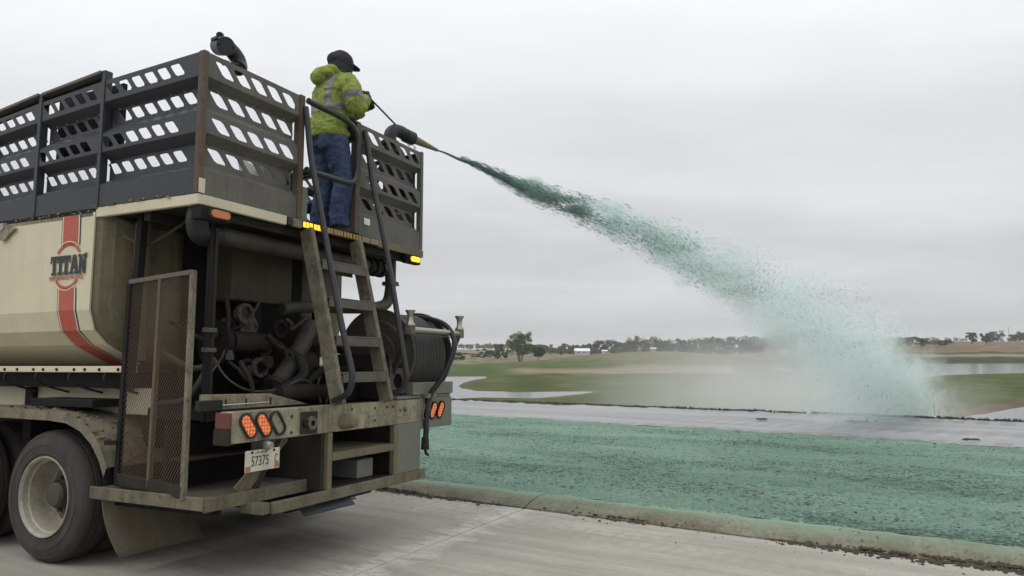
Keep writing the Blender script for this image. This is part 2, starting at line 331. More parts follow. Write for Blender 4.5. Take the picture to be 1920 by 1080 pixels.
# wet pale track beyond the verge
def mat_track():
    m, t = new_mat('wet_pale_track'); oc = N(t, 'ShaderNodeTexCoord').outputs['Object']
    rot = MAPV(t, oc, (1, 1, 1), (0, 0, math.atan2(0.64, 0.77)))
    a = NOISE(t, MAPV(t, rot, (0.10, 0.9, 1)), 1.0, 6, 0.6, 0.3); b = NOISE(t, oc, 9, 6, 0.7)
    c = MIX(t, RAMP(t, a, (0.35, 0), (0.65, 1)), (0.195, 0.190, 0.190), (0.305, 0.300, 0.306))
    c = MIX(t, MA(t, 'MULTIPLY', RAMP(t, b, (0.52, 0), (0.72, 1)), 0.5), c, (0.15, 0.155, 0.14))
    w = N(t, 'ShaderNodeTexWave', {'Vector': rot, 'Scale': 0.62, 'Distortion': 1.3, 'Detail': 2}, wave_type='BANDS', bands_direction='X').outputs['Fac']
    ln = NOISE(t, MAPV(t, rot, (0.02, 1.1, 1), loc=(0, 1.3, 0)), 1.0, 2, 0.5)
    tm = MA(t, 'MULTIPLY', RAMP(t, ln, (0.50, 0), (0.58, 1)), RAMP(t, w, (0.35, 0), (0.6, 1)))
    c = MIX(t, MA(t, 'MULTIPLY', tm, 0.55), c, (0.13, 0.12, 0.115))
    finish(t, c, MA(t, 'MULTIPLY_ADD', b, 0.3, 0.28), 0, MA(t, 'ADD', b, tm), 0.4, 0.03, spec=0.5); return m
mb = M(); vs = []; na, nb = 220, 16
for j in range(nb + 1):
    for i in range(na + 1):
        u = i / na; p = far_line(u).lerp(far_edge(u), j / nb)
        z = 0.02 * fbm(p.x * 0.5, p.y * 0.5, 4) - 0.03 * math.sin(math.pi * j / nb) + (0.05 + 0.05 * fbm(p.x * 3, p.y * 3, 9) if j == nb - 1 else 0) - (0.10 if j == nb else 0) - (0.03 if j == 0 else 0)
        vs.append((p.x, p.y, z))
mb.add(vs, [(j*(na+1)+i, j*(na+1)+i+1, (j+1)*(na+1)+i+1, (j+1)*(na+1)+i) for j in range(nb) for i in range(na)])
tag(mb.build('wet_track', mat_track(), None, 180), kind='structure')

# ---- terrain: levels are taken from the true horizon, which leans 1.3 degrees against the road plane
TILT = 0.0234
def lev(x, y, e): return EYE + TILT * y + e
PONDS = [[[-41.8,161.7],[-5.9,164.0],[-6.0,152.1],[-8.5,139.6],[-9.2,125.2],[-8.1,114.9],[-5.4,107.6],[0,104.8],[12.0,106.0],[9.4,100.9],[5.4,95.3],[2.6,91.7],[-4.0,93.4],[-7.4,90.4],[-21.9,85.2]],
         [[70.3,216.9],[93.8,256.2],[125.3,290.9],[160.2,305.5],[310.2,322.3],[181.2,188.6],[129.4,187.9],[116.2,182.1],[98.3,171.3],[88.0,161.6],[80.5,175.4],[74.3,191.8]],
         [[30.5,57.9],[37.0,63.7],[43.0,68.6],[52.9,77.3],[76.0,97.6],[94.6,91.9],[41.0,43.2],[22.7,43.3]]]
def psd(poly, x, y):                                   # signed distance, negative inside
    d = 1e18; ins = False; n_ = len(poly)
    for i in range(n_):
        ax, ay = poly[i]; bx, by = poly[(i + 1) % n_]
        ex, ey = bx - ax, by - ay; wx, wy = x - ax, y - ay
        t = max(0, min(1, (wx * ex + wy * ey) / (ex * ex + ey * ey))); dx, dy = wx - ex * t, wy - ey * t
        d = min(d, dx * dx + dy * dy)
        if (ay > y) != (by > y) and x < (bx - ax) * (y - ay) / (by - ay) + ax: ins = not ins
    return -math.sqrt(d) if ins else math.sqrt(d)
def shore(x, y): return min(psd(p, x, y) for p in PONDS)
def land(x, y, s=None):
    if s is None: s = shore(x, y)
    s += 0.6 * fbm(x * 0.12, y * 0.12, 7) * min(1, y / 120)
    e = -6 + max(-1.2, min(0.05 * s, 0.10 + 0.004 * (s - 2)) if s > 0 else 0.25 * s)
    e = min(e, -5.75) if y < 330 else e
    b = x / max(y, 1)
    e += 5.0 * math.exp(-((x - 52) / 40) ** 2 - ((y - 268) / 42) ** 2)
    rt = sstep(0.28, 0.46, b)
    e += (1 - rt) * (0.0045 * max(0, min(y, 1400) - 350)) + rt * (0.040 * max(0, min(y, 640) - 335) + 0.004 * max(0, min(y, 2000) - 640))
    e += 0.10 * fbm(x * 0.03, y * 0.03, 3) * min(1, y / 100) * sstep(2, 10, s)
    nd = (y + 0.80 * x - 27.9) / 1.28
    e0 = -(EYE + TILT * y) - 0.08
    t = 1 - max(0, 1 - nd / 34) ** 1.7
    return e0 + (e - e0) * t if nd < 34 else e
GR = {'olive': (0.066, 0.079, 0.023), 'green': (0.055, 0.088, 0.022), 'tan': (0.205, 0.178, 0.112), 'brown': (0.150, 0.104, 0.062), 'dark': (0.038, 0.046, 0.018), 'dry': (0.118, 0.110, 0.055), 'mud': (0.125, 0.098, 0.070)}
def mixc(a, b, t): return tuple(x + (y - x) * t for x, y in zip(a, b))
def landcol(x, y, s):
    b = x / max(y, 1); n_ = fbm(x * 0.035, y * 0.035, 11) ; n2 = fbm(x * 0.16, y * 0.09, 5)
    yy = y * (1 + 0.06 * n_)
    c = mixc(GR['olive'], GR['dry'], 0.55 * sstep(-0.1, 0.8, n2))
    if b < 0.30:
        c = mixc(c, GR['tan'], sstep(172, 185, yy) * (1 - sstep(205, 222, yy)))
        lawn = sstep(212, 225, yy) * (1 - sstep(252, 275, yy))
        if b < 0.03: lawn = max(lawn, sstep(140, 150, yy) * (1 - sstep(262, 285, yy)) * (1 - sstep(-0.03, 0.03, b)))
        c = mixc(c, GR['green'], lawn)
        c = mixc(c, mixc(GR['dry'], GR['tan'], sstep(-0.4, 0.4, n2)), sstep(262, 300, yy))
        hill = math.exp(-((x - 52) / 42) ** 2 - ((y - 268) / 40) ** 2)
        c = mixc(c, mixc(GR['dry'], GR['tan'], 0.35), min(1, hill * 1.5))
    else:
        c = mixc(c, GR['green'], 0.3 * sstep(60, 110, yy))
        c = mixc(c, GR['dark'], sstep(300, 312, yy)); c = mixc(c, GR['tan'], sstep(372, 380, yy)); c = mixc(c, GR['dark'], sstep(404, 409, yy) * (1 - sstep(424, 430, yy)))
        c = mixc(c, mixc(GR['brown'], GR['tan'], 0.35 * sstep(-0.2, 0.5, n2)), sstep(424, 432, yy))
        w = sstep(0, 1, 3.5 - s) if y < 120 else 0
        c = mixc(c, GR['mud'], w * 0.9)
    if s < 1.5: c = mixc(GR['mud'], c, max(0, min(1, s / 1.5)) * 0.6 + 0.3)
    k = 1 + 0.25 * n2
    return tuple(max(0.01, q * k) for q in c)
def mat_land():
    m, t = new_mat('field_grass'); oc = N(t, 'ShaderNodeTexCoord').outputs['Object']
    at = N(t, 'ShaderNodeAttribute', attribute_name='tint').outputs['Color']
    a = NOISE(t, MAPV(t, oc, (0.12, 0.5, 1)), 1.0, 7, 0.65); b = NOISE(t, oc, 3.0, 6, 0.7)
    k = MA(t, 'ADD', MA(t, 'MULTIPLY', a, 0.7), MA(t, 'MULTIPLY_ADD', b, 0.5, 0.42))
    c = N(t, 'ShaderNodeVectorMath', {0: at, 'Scale': k}, operation='SCALE').outputs[0]
    finish(t, c, 0.95, 0, b, 0.6, 0.15, spec=0.1); return m
mb = M(); vs, cs, fs = [], [], []
rr = [13 * (3600 / 13) ** (j / 210) for j in range(211)]; aa = [R(-62 + 124 * i / 330) for i in range(331)]
for r in rr:
    for a in aa:
        x, y = r * math.sin(a), r * math.cos(a)
        s = shore(x, y) if r < 420 else 99
        vs.append((x, y, lev(x, y, land(x, y, s)))); cs.append(landcol(x, y, s))
na = len(aa)
def nd_(v): return (v[1] + 0.80 * v[0] - 27.9) / 1.28
for j in range(len(rr) - 1):
    for i in range(na - 1):
        f = (j*na+i, j*na+i+1, (j+1)*na+i+1, (j+1)*na+i)
        if max(nd_(vs[q]) for q in f) > 0.0:
            fs.append(f)
for k_ in range(len(vs)):
    if nd_(vs[k_]) < 0: vs[k_] = (vs[k_][0], vs[k_][1], -0.25)
mb.v, mb.f, mb.c = vs, fs, cs
terrain = tag(mb.build('terrain', mat_land(), None, 180), kind='structure')
# a sheet under everything near the road so that no view finds a hole
tag(M().prism([kp(-60, 13, -0.45), kp(60, 13, -0.45), kp(60, -60, -0.45), kp(-60, -60, -0.45)], (0, 0, -0.1)).build('ground', plain('bare_soil', (0.10, 0.085, 0.06), 0.95)), kind='structure').location.z = -0.0
def mat_water():
    m, t = new_mat('pond_water'); oc = N(t, 'ShaderNodeTexCoord').outputs['Object']
    a = NOISE(t, MAPV(t, oc, (0.6, 1.6, 1)), 1.0, 5, 0.6)
    finish(t, (0.035, 0.04, 0.045), 0.12, 0, a, 0.12, 0.05, spec=0.5, extra={'IOR': 1.33}); return m
WATER = mat_water()
for i, P in enumerate(PONDS):
    x0, x1 = min(p[0] for p in P) - 4, max(p[0] for p in P) + 4; y0, y1 = min(p[1] for p in P) - 4, max(p[1] for p in P) + 4
    tag(M().add([(x, y, lev(x, y, -6.0)) for x, y in ((x0, y0), (x1, y0), (x1, y1), (x0, y1))], [(0, 1, 2, 3)]).build('pond', WATER), kind='structure')

# ---- trees
def mat_leaf(name, c1, c2):
    m, t = new_mat(name); g = N(t, 'ShaderNodeNewGeometry'); oc = N(t, 'ShaderNodeTexCoord').outputs['Object']
    a = NOISE(t, oc, 0.45, 3, 0.6)
    k = MA(t, 'ADD', MA(t, 'MULTIPLY', g.outputs['Random Per Island'], 0.6), MA(t, 'MULTIPLY', a, 0.5), clamp=True)
    c = MIX(t, k, c1, c2); finish(t, c, 0.8, 0, spec=0.15); return m
LEAF = [mat_leaf('leaf_olive', (0.045, 0.062, 0.022), (0.130, 0.145, 0.050)), mat_leaf('leaf_dark', (0.028, 0.040, 0.018), (0.075, 0.090, 0.035)), mat_leaf('leaf_autumn', (0.075, 0.070, 0.028), (0.175, 0.150, 0.060)), mat_leaf('leaf_grey', (0.060, 0.066, 0.040), (0.120, 0.125, 0.075))]
BARK = plain('bark', (0.085, 0.070, 0.052), 0.9)
def leaves(mb, c, rad, cnt, size, r):
    for _ in range(cnt):
        while True:
            d = Vector((r.uniform(-1, 1), r.uniform(-1, 1), r.uniform(-1, 1)))
            if 0.15 < d.length < 1: break
        p = Vector(c) + Vector((d.x * rad[0], d.y * rad[1], d.z * rad[2]))
        u = Vector((r.uniform(-1, 1), r.uniform(-1, 1), r.uniform(-1, 1))).normalized(); v = u.cross(Vector((r.uniform(-1, 1), r.uniform(-1, 1), r.uniform(-1, 1)))).normalized()
        s = size * r.uniform(0.6, 1.3); mb.add([p - u * s, p - v * s * 0.7, p + u * s, p + v * s * 0.7], [(0, 1, 2, 3)])
def tree(name, label, x, y, h, w, leaf, seed, lobes=16, per=120, size=0.4, stems=1, group=None, low=0.25, cat='tree'):
    r = random.Random(seed); root = empty(name, (x, y, lev(x, y, land(x, y)) - 0.1)); tag(root, label, cat, group)
    tk = M(); cr = M(); tips = []
    for s_ in range(stems):
        a = 2 * math.pi * s_ / max(1, stems) + 0.4; bx = (0.12 * w * math.cos(a), 0.12 * w * math.sin(a)) if stems > 1 else (0, 0)
        tx = (bx[0] * 2.4 + r.uniform(-.05, .05) * w, bx[1] * 2.4)
        th = h * r.uniform(0.72, 0.86); tr_ = h * 0.022 / math.sqrt(stems) + 0.03
        path = [(bx[0] * 0.6, bx[1] * 0.6, -0.2), (bx[0], bx[1], th * 0.3), ((bx[0] + tx[0]) / 2 + r.uniform(-.04, .04) * w, (bx[1] + tx[1]) / 2, th * 0.65), (tx[0], tx[1], th)]
        tk.tube(path, [tr_ * 1.25, tr_, tr_ * 0.6, tr_ * 0.2], 7)
        for b_ in range(max(3, lobes // stems)):
            t = r.uniform(low, 1.0); z = th * t * 0.95 + 0.05 * h
            px, py = interp([(0, bx[0]), (1, tx[0])], t), interp([(0, bx[1]), (1, tx[1])], t)
            an = r.uniform(0, 6.28); reach = w * 0.42 * (1 - abs(t - 0.55) * 0.8) * r.uniform(0.1, 1.0) ** 0.6
            e_ = (px + reach * math.cos(an), py + reach * math.sin(an), min(h * 0.94, z + reach * 0.25))
            tk.tube([(px, py, z - 0.05 * h), ((px + e_[0]) / 2, (py + e_[1]) / 2, z + reach * 0.2), e_], [tr_ * 0.4, tr_ * 0.25, tr_ * 0.1], 5); tips.append(e_)
    tk.build('trunk', BARK, root, 60)
    for e_ in tips:
        q = r.uniform(0.55, 1.2); leaves(cr, e_, (w * 0.15 * q, w * 0.15 * q, h * 0.085 * q), int(per * q), size * 0.8, r)
    cr.build('crown', leaf, root)
    return root
tree('cottonwood_tree', 'tall lone tree with an open gappy crown standing in the field', 3.6, 328, 15.2, 10.0, LEAF[0], 3, 84, 100, 0.30, 3, low=0.24)
tree('round_tree', 'dark leafy tree directly behind the tall lone tree on its right', 12.5, 352, 7.6, 8.0, LEAF[1], 4, 36, 110, 0.4)
tree('bushy_tree', 'upright bushy tree left of the tall lone tree', -7.5, 395, 8.5, 6.5, LEAF[3], 5, 36, 110, 0.34, 3, low=0.05)
tree('low_shrub', 'low dark shrub at the foot of the upright bushy tree', -13.5, 390, 5.0, 9.5, LEAF[1], 6, 26, 110, 0.32, 2, low=0.05, cat='shrub')
tree('low_shrub', 'small shrub between the bushy tree and the lone tree', -3.2, 400, 6.5, 4.5, LEAF[1], 16, 20, 90, 0.3, 2, low=0.05, cat='shrub')
tree('low_shrub', 'round dark shrub just right of the hose reel in the far field', -25.0, 352, 4.4, 7.5, LEAF[1], 7, 26, 110, 0.3, 2, low=0.05, cat='shrub')
tree('low_shrub', 'small distant shrub left of the bushy tree beyond the lawn', -21.5, 420, 2.4, 7.0, LEAF[1], 8, 18, 80, 0.3, 2, low=0.05, cat='shrub')
for k, (x, y, h, w, lf, lb) in enumerate(((262, 505, 7.6, 8.5, 0, 'olive tree at the left end of the grove on the brown field'), (273, 508, 7.8, 9.5, 0, 'broad tree in the middle of the grove on the brown field'), (283, 512, 6.8, 8.0, 1, 'dark tree at the right end of the grove on the brown field'))):
    tree('field_tree', lb, x, y, h, w, LEAF[lf], 30 + k, 40, 110, 0.42, 2, low=0.05)
tree('low_shrub', 'low dark thicket trailing right from the grove on the brown field', 297, 515, 4.2, 17, LEAF[1], 40, 44, 100, 0.42, 3, low=0.05, cat='shrub')
tree('field_tree', 'slender leaning tree alone on the brown hill, left of two', 348, 560, 10.5, 7.0, LEAF[1], 41, 40, 90, 0.4, 2, low=0.15)
tree('field_tree', 'stubby dark tree alone on the brown hill, right of two', 362, 565, 8.0, 8.5, LEAF[1], 42, 40, 90, 0.4, 2, low=0.1)
def wood(name, label, spots, leafs, seed):
    r = random.Random(seed); mbs = M()
    for x, y, h in spots:
        z = lev(x, y, land(x, y)); w = h * r.uniform(0.75, 1.1)
        for _ in range(11): leaves(mbs, (x + r.uniform(-.42, .42) * w, y + r.uniform(-.3, .3) * w, z + h * r.uniform(0.04, 0.84)), (w * 0.20, w * 0.20, h * 0.15), 48, 0.55, r)
    return tag(mbs.build(name, leafs), label, 'woodland', kind='stuff')
sp = []; r = random.Random(12)
for i in range(120):
    b = 0.022 + 0.40 * i / 119 + r.uniform(-.004, .004); y = r.uniform(560, 700); h = (7.0 + 5.5 * sstep(0.06, 0.17, b)) * r.uniform(0.7, 1.25)
    sp.append((b * y, y, h))
wood('tree_line', 'long hazy line of trees along the left and middle horizon', sp, LEAF[3], 21)
sp = [((-0.075 + 0.10 * i / 40) * 1150, 1150 + r.uniform(-80, 80), r.uniform(5, 10)) for i in range(41)]
wood('tree_line', 'thin low tree line on the far left horizon behind the shrubs', sp, LEAF[3], 22)
sp = [((0.655 + 0.22 * i / 40) * 690, 690 + r.uniform(-30, 30), r.uniform(6, 10)) for i in range(41)]
wood('tree_line', 'dark tree line on the hilltop at the right edge', sp, LEAF[1], 23)
sp = [((0.44 + 0.24 * i / 60) * 1500, 1500 + r.uniform(-50, 50), r.uniform(6, 11)) for i in range(61)]
wood('tree_line', 'faint distant tree line behind the brown field', sp, LEAF[3], 24)
# ---- far buildings
ROOFW = plain('white_metal_roof', (0.70, 0.71, 0.72), 0.5); WALLW = plain('pale_siding', (0.42, 0.42, 0.40), 0.7); PANE = plain('dark_pane', (0.05, 0.055, 0.06), 0.2)
def shed(name, label, x, y, w, d, h, rh, lift=0.0):
    root = empty(name, (x, y, lev(x, y, land(x, y)) + lift), 0.05); tag(root, label, 'building')
    box('wall', WALLW, root, -w/2, w/2, 0, d, -1, h, 0)
    M().prism([(-w/2 - .4, -0.4, h), (-w/2 - .4, d / 2, h + rh), (-w/2 - .4, d + 0.4, h)], (w + .8, 0, 0)).build('roof', ROOFW, root)
    for i in range(max(1, int(w / 4))):
        xx = -w / 2 + 1.6 + i * 4; o = box('window', WALLW, root, xx, xx + 1.4, -0.06, -0.005, h * 0.35, h * 0.8, 0); box('pane', PANE, o, xx + 0.1, xx + 1.3, -0.09, -0.061, h * 0.4, h * 0.75, 0)
shed('farmhouse', 'long pale house with white roof in front of the tree line', 51.5, 540, 10.5, 7, 2.1, 2.2, 0.5)
shed('small_shed', 'small white shed right of the long pale house', 66.5, 530, 3.2, 4, 1.6, 0.9, 1.2)
shed('small_shed', 'tiny white shed on the crest of the mound', 66.0, 345, 2.0, 2.5, 1.4, 0.5, 4.3)
tw = empty('water_tower', (662 * 1.5, 1500, lev(993, 1500, land(993, 1500)))); tag(tw, 'distant pale water tower on the skyline at far right', 'water tower')
M().tube([(0, 0, -3), (0, 0, 20)], 0.9, 10).build('stem', WALLW, tw, 50)
M().lathe([(0, 0.9), (2, 3.5), (4.5, 5.0), (7, 4.6), (9, 2.5), (9.6, 0.0)], (0, 0, 16), 'Z', 20).build('bowl', WALLW, tw, 50)
pl = empty('utility_pole', (0.672 * 1100, 1100, lev(739, 1100, land(739, 1100)))); tag(pl, 'thin distant pole on the skyline right of the water tower', 'pole')
M().tube([(0, 0, -2), (0, 0, 22)], 0.22, 6).build('shaft', BARK, pl); M().box(-1.6, 1.6, -0.1, 0.1, 19.5, 19.8).build('crossarm', BARK, pl)

# ================================================================== the truck
TH, OX, OY = 1.11716, -1.98808, 4.58844
W = 2.59
truck = empty('hydroseeding_truck', (OX, OY, 0), TH)
tag(truck, 'cream hydroseeding tank truck with dark slotted railings parked beside the kerb', 'truck')

# ---- tank: faceted vessel with a dished rear head
half = [(0.0, 2.42), (0.0, 1.745), (0.041, 1.608), (0.142, 1.512), (0.40, 1.375), (0.75, 1.30)]
sec = half + [(W - x, z) for x, z in reversed(half)]
def ring(y, k):
    cx, cz = W / 2, 1.95
    return [(cx + (x - cx) * k, y, cz + (z - cz) * k) for x, z in sec]
mb = M(); n = len(sec)
rings = [ring(5.6, 1.0), ring(0.985, 1.0)]
mb.add(rings[0] + rings[1], [(i, i + n, (i + 1) % n + n, (i + 1) % n) for i in range(n)])
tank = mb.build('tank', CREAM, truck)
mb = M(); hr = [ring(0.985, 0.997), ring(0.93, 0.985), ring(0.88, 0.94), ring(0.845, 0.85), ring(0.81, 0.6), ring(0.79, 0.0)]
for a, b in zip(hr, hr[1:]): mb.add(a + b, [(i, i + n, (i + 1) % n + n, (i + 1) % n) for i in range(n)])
mb.build('tank_head', CREAM_SHADED, truck, 35)
# seam lip at the tank's rear edge, hinge patch, small fittings
mb = M()
for (xa, za), (xb, zb) in zip(half[:4], half[1:5]): mb.beam((xa - 0.006, 0.99, za), (xb - 0.006, 0.99, zb), 0.012, 0.02, (0, 1, 0))
mb.build('edge_lip', CREAM, tank)
# stripe on the tank (each strip lies 3 mm off its facet)
def wrap(y0, y1, pts, off, name, mat):
    mb = M()
    for i in range(len(pts) - 1):
        (xa, za, sa), (xb, zb, sb) = pts[i], pts[i + 1]
        nx, nz = -(za - zb), -(xb - xa) * 1.0
        l = math.hypot(nx, nz); nx, nz = nx / l * off, nz / l * off
        mb.add([(xa + nx, y0 + sa, za + nz), (xa + nx, y1 + sa, za + nz), (xb + nx, y1 + sb, zb + nz), (xb + nx, y0 + sb, zb + nz)], [(0, 1, 2, 3)])
    return mb.build(name, mat, tank)
top_p = [(0, 2.415, 0), (0, 2.205, -0.008)]
low_p = [(0, 1.903, 0.004), (0, 1.745, -0.005), (0.041, 1.608, 0), (0.142, 1.512, 0), (0.40, 1.375, -0.03)]
for pts in (top_p, low_p):
    wrap(1.140, 1.350, pts, 0.002, 'stripe_outline', INK)
    wrap(1.150, 1.340, pts, 0.004, 'stripe_edge', IVORY)
    wrap(1.163, 1.327, pts, 0.006, 'stripe', RED)
def arc(y0, z0, r, a0, a1, w, name, mat, off):
    mb = M(); k = 18; vs = []
    for i in range(k + 1):
        a = R(a0 + (a1 - a0) * i / k)
        for q in (r - w, r): vs.append((-off, y0 + q * math.cos(a), z0 + q * math.sin(a)))
    mb.add(vs, [(2*i, 2*i+1, 2*i+3, 2*i+2) for i in range(k)]); mb.build(name, mat, tank)
arc(1.250, 2.070, 0.156, 35, 145, 0.020, 'emblem_arc', RED, 0.006)
arc(1.250, 2.070, 0.166, 50, 130, 0.007, 'emblem_arc', IVORY, 0.008)
arc(1.258, 2.052, 0.156, 218, 322, 0.020, 'emblem_arc', RED, 0.006)
arc(1.258, 2.052, 0.166, 230, 310, 0.007, 'emblem_arc', IVORY, 0.008)
# slab-serif TITAN: unit letters in a 1 x 1 box, u grows to the rear of the truck
GL = {'T': [[(0,.80),(0,1),(1,1),(1,.80)], [(0,.62),(0,.80),(.16,.80),(.16,.62)], [(.84,.62),(.84,.80),(1,.80),(1,.62)], [(.34,.14),(.34,.80),(.66,.80),(.66,.14)], [(.20,0),(.20,.14),(.80,.14),(.80,0)]],
      'I': [[(.0,.84),(.0,1),(1,1),(1,.84)], [(.25,.16),(.25,.84),(.75,.84),(.75,.16)], [(0,0),(0,.16),(1,.16),(1,0)]],
      'A': [[(.06,.14),(.30,1),(.52,1),(.30,.14)], [(.44,1),(.66,1),(.94,.14),(.66,.14)], [(.33,.30),(.37,.44),(.66,.44),(.70,.30)], [(-.04,0),(-.04,.14),(.42,.14),(.42,0)], [(.56,0),(.56,.14),(1.06,.14),(1.06,0)]],
      'N': [[(.10,.14),(.10,.86),(.32,.86),(.32,.14)], [(.70,.14),(.70,.86),(.90,.86),(.90,.14)], [(.10,1),(.38,1),(.90,.14),(.90,0),(.66,0),(.10,.90)], [(-.02,.86),(-.02,1),(.10,1),(.10,.86)], [(0,0),(0,.14),(.44,.14),(.44,0)], [(.56,.86),(.56,1),(1.02,1),(1.02,.86)]]}
y = 1.442
for ch, wd in (('T', .088), ('I', .050), ('T', .088), ('A', .092), ('N', .088)):
    mb = M()
    for k, poly in enumerate(GL[ch]):
        o = 0.0065 + 0.0006 * k
        mb.prism([(-o, y - u * wd, 1.999 + v * 0.136) for u, v in poly], (-0.001, 0, 0))
    mb.build('letter', INK, tank); y -= wd - 0.003
def text(name, s, size, mat, parent, loc, rot, sx=1.0, align='CENTER'):
    cu = bpy.data.curves.new(name, 'FONT'); cu.body = s; cu.size = size; cu.align_x = align; cu.align_y = 'CENTER'; cu.extrude = 0.0008
    tmp = bpy.data.objects.new('tmp', cu); col.objects.link(tmp)
    me = bpy.data.meshes.new_from_object(tmp.evaluated_get(bpy.context.evaluated_depsgraph_get()))
    bpy.data.objects.remove(tmp); me.name = name
    me.transform(Matrix.LocRotScale(Vector(loc), Matrix(rot).to_quaternion() if not hasattr(rot, 'to_quaternion') else rot, Vector((sx, 1, 1))))
    return link(name, me, mat, parent)
SIDE = Matrix(((0, 0, -1), (-1, 0, 0), (0, 1, 0)))
text('small_lettering', 'PERFORMANCE PACKAGE', 0.040, RED, tank, (-0.007, 1.262, 1.976), SIDE, 0.80)
text('trade_mark', 'TM', 0.020, INK, tank, (-0.007, 1.055, 2.135), SIDE)
# leaking fitting on the side, rub rail with bolts, lower skirt
mb = M(); mb.lathe([(-0.03, 0.0), (-0.03, 0.028), (0.0, 0.034)], (0, 2.03, 2.40), 'X', 14); mb.build('side_fitting', CHROME, truck, 40)
mb = M(); mb.prism([(-0.004, 2.09, 2.40), (-0.004, 1.95, 2.405), (-0.004, 1.86, 2.375), (-0.004, 1.94, 2.335), (-0.004, 2.0, 2.29), (-0.004, 2.05, 2.30)], (-0.02, 0, 0)); mb.build('fitting_plate', CREAM_DIRTY_DIM, truck, None, 0.004)
box('rub_rail', CREAM, truck, 0.10, 0.17, 0.70, 5.5, 1.318, 1.362)
for i in range(12):
    yy = 0.80 + i * 0.155 + (0.04 if i % 3 else 0)
    mb = M(); mb.lathe([(-0.008, 0), (-0.008, 0.010), (0.0, 0.011)], (0.10, yy, 1.338), 'X', 8); mb.build('bolt', DARKSTEEL, truck)
box('chassis_side', CREAM, truck, 0.34, 0.38, 0.75, 5.5, 1.02, 1.205)
box('chassis_rail', DARKSTEEL, truck, 0.80, 0.90, 0.1, 5.5, 0.70, 1.02); box('chassis_rail', DARKSTEEL, truck, 1.69, 1.79, 0.1, 5.5, 0.70, 1.02)
box('tank_cradle', DARKSTEEL, truck, 0.20, 2.40, 0.9, 5.5, 1.21, 1.31)
for i in range(4):
    mb = M(); yy = 0.95 + i * 0.38
    mb.tube(smoothpath([(0.12, yy, 1.32), (0.10, yy - 0.01, 1.27), (0.17, yy - 0.02, 1.22), (0.30, yy - 0.10, 1.17)]), 0.008, 8); mb.build('brake_line', GRIME, truck, 60)

# ---- deck, trims
box('deck_plate', GRIME, truck, 0.03, W - 0.03, 0.03, 1.05, 2.395, 2.445)
box('deck_trim', CREAM, truck, -0.004, 0.030, 0.0, 0.985, 2.383, 2.452)
box('deck_trim', CREAM, truck, -0.003, 0.79, -0.004, 0.030, 2.384, 2.453)
box('deck_trim', CREAM_SHADED, truck, 1.90, W + 0.02, -0.004, 0.030, 2.384, 2.453)
box('deck_trim', CREAM_SHADED, truck, W - 0.03, W + 0.004, 0.034, 1.0, 2.383, 2.452)
box('deck_beam', GRIME, truck, 0.05, W - 0.05, 0.07, 0.13, 2.33, 2.393); box('deck_beam', GRIME, truck, 0.05, W - 0.05, 0.50, 0.56, 2.33, 2.393)
box('tank_top', RAIL, truck, 0.04, W - 0.04, 1.06, 5.5, 2.39, 2.44)
# caked soil along the deck edge
mb = M()
for i in range(150):
    yy = rnd.uniform(0.12, 1.9); r = rnd.uniform(0.004, 0.014)
    p = Vector((rnd.uniform(-0.008, 0.01), yy, 2.456 - (0.025 if yy > 1 else 0) + rnd.uniform(-0.004, 0.012)))
    mb.add([p + Vector((rnd.uniform(-r, r), rnd.uniform(-2*r, 2*r), rnd.uniform(-r, r))) for _ in range(5)], [(0,1,2),(0,2,3),(0,3,4),(1,2,4),(2,3,4),(0,1,4)])
tag(mb.build('caked_soil', MUD, truck), kind='stuff')
# rear warning lamp bar
box('lamp_bar', BLACK, truck, 0.795, 0.845, -0.012, 0.02, 2.388, 2.445)
box('lamp_bar', CREAM_DIRTY_DIM, truck, 0.85, 0.945, -0.010, 0.02, 2.386, 2.446)
for i in range(8):
    x0 = 0.95 + i * 0.1185
    if i < 2:
        for k in range(3):
            box('lamp_segment', AMBER_ON, truck, x0 + 0.037 * k + 0.003, x0 + 0.037 * k + 0.034, -0.014, -0.008, 2.396, 2.438, 0.003)
    elif i < 6:
        for k in range(3):
            box('lamp_segment', AMBER_DIM, truck, x0 + 0.037 * k + 0.003, x0 + 0.037 * k + 0.034, -0.014, -0.008, 2.396, 2.438, 0.003)
    else: box('lamp_segment', paint('tan_segment', (0.30, 0.23, 0.12), DUST, 0.6), truck, x0, x0 + 0.112, -0.014, -0.008, 2.394, 2.440, 0.003)
box('lamp_bar', GRIME, truck, 0.948, 1.897, -0.008, 0.02, 2.386, 2.446)

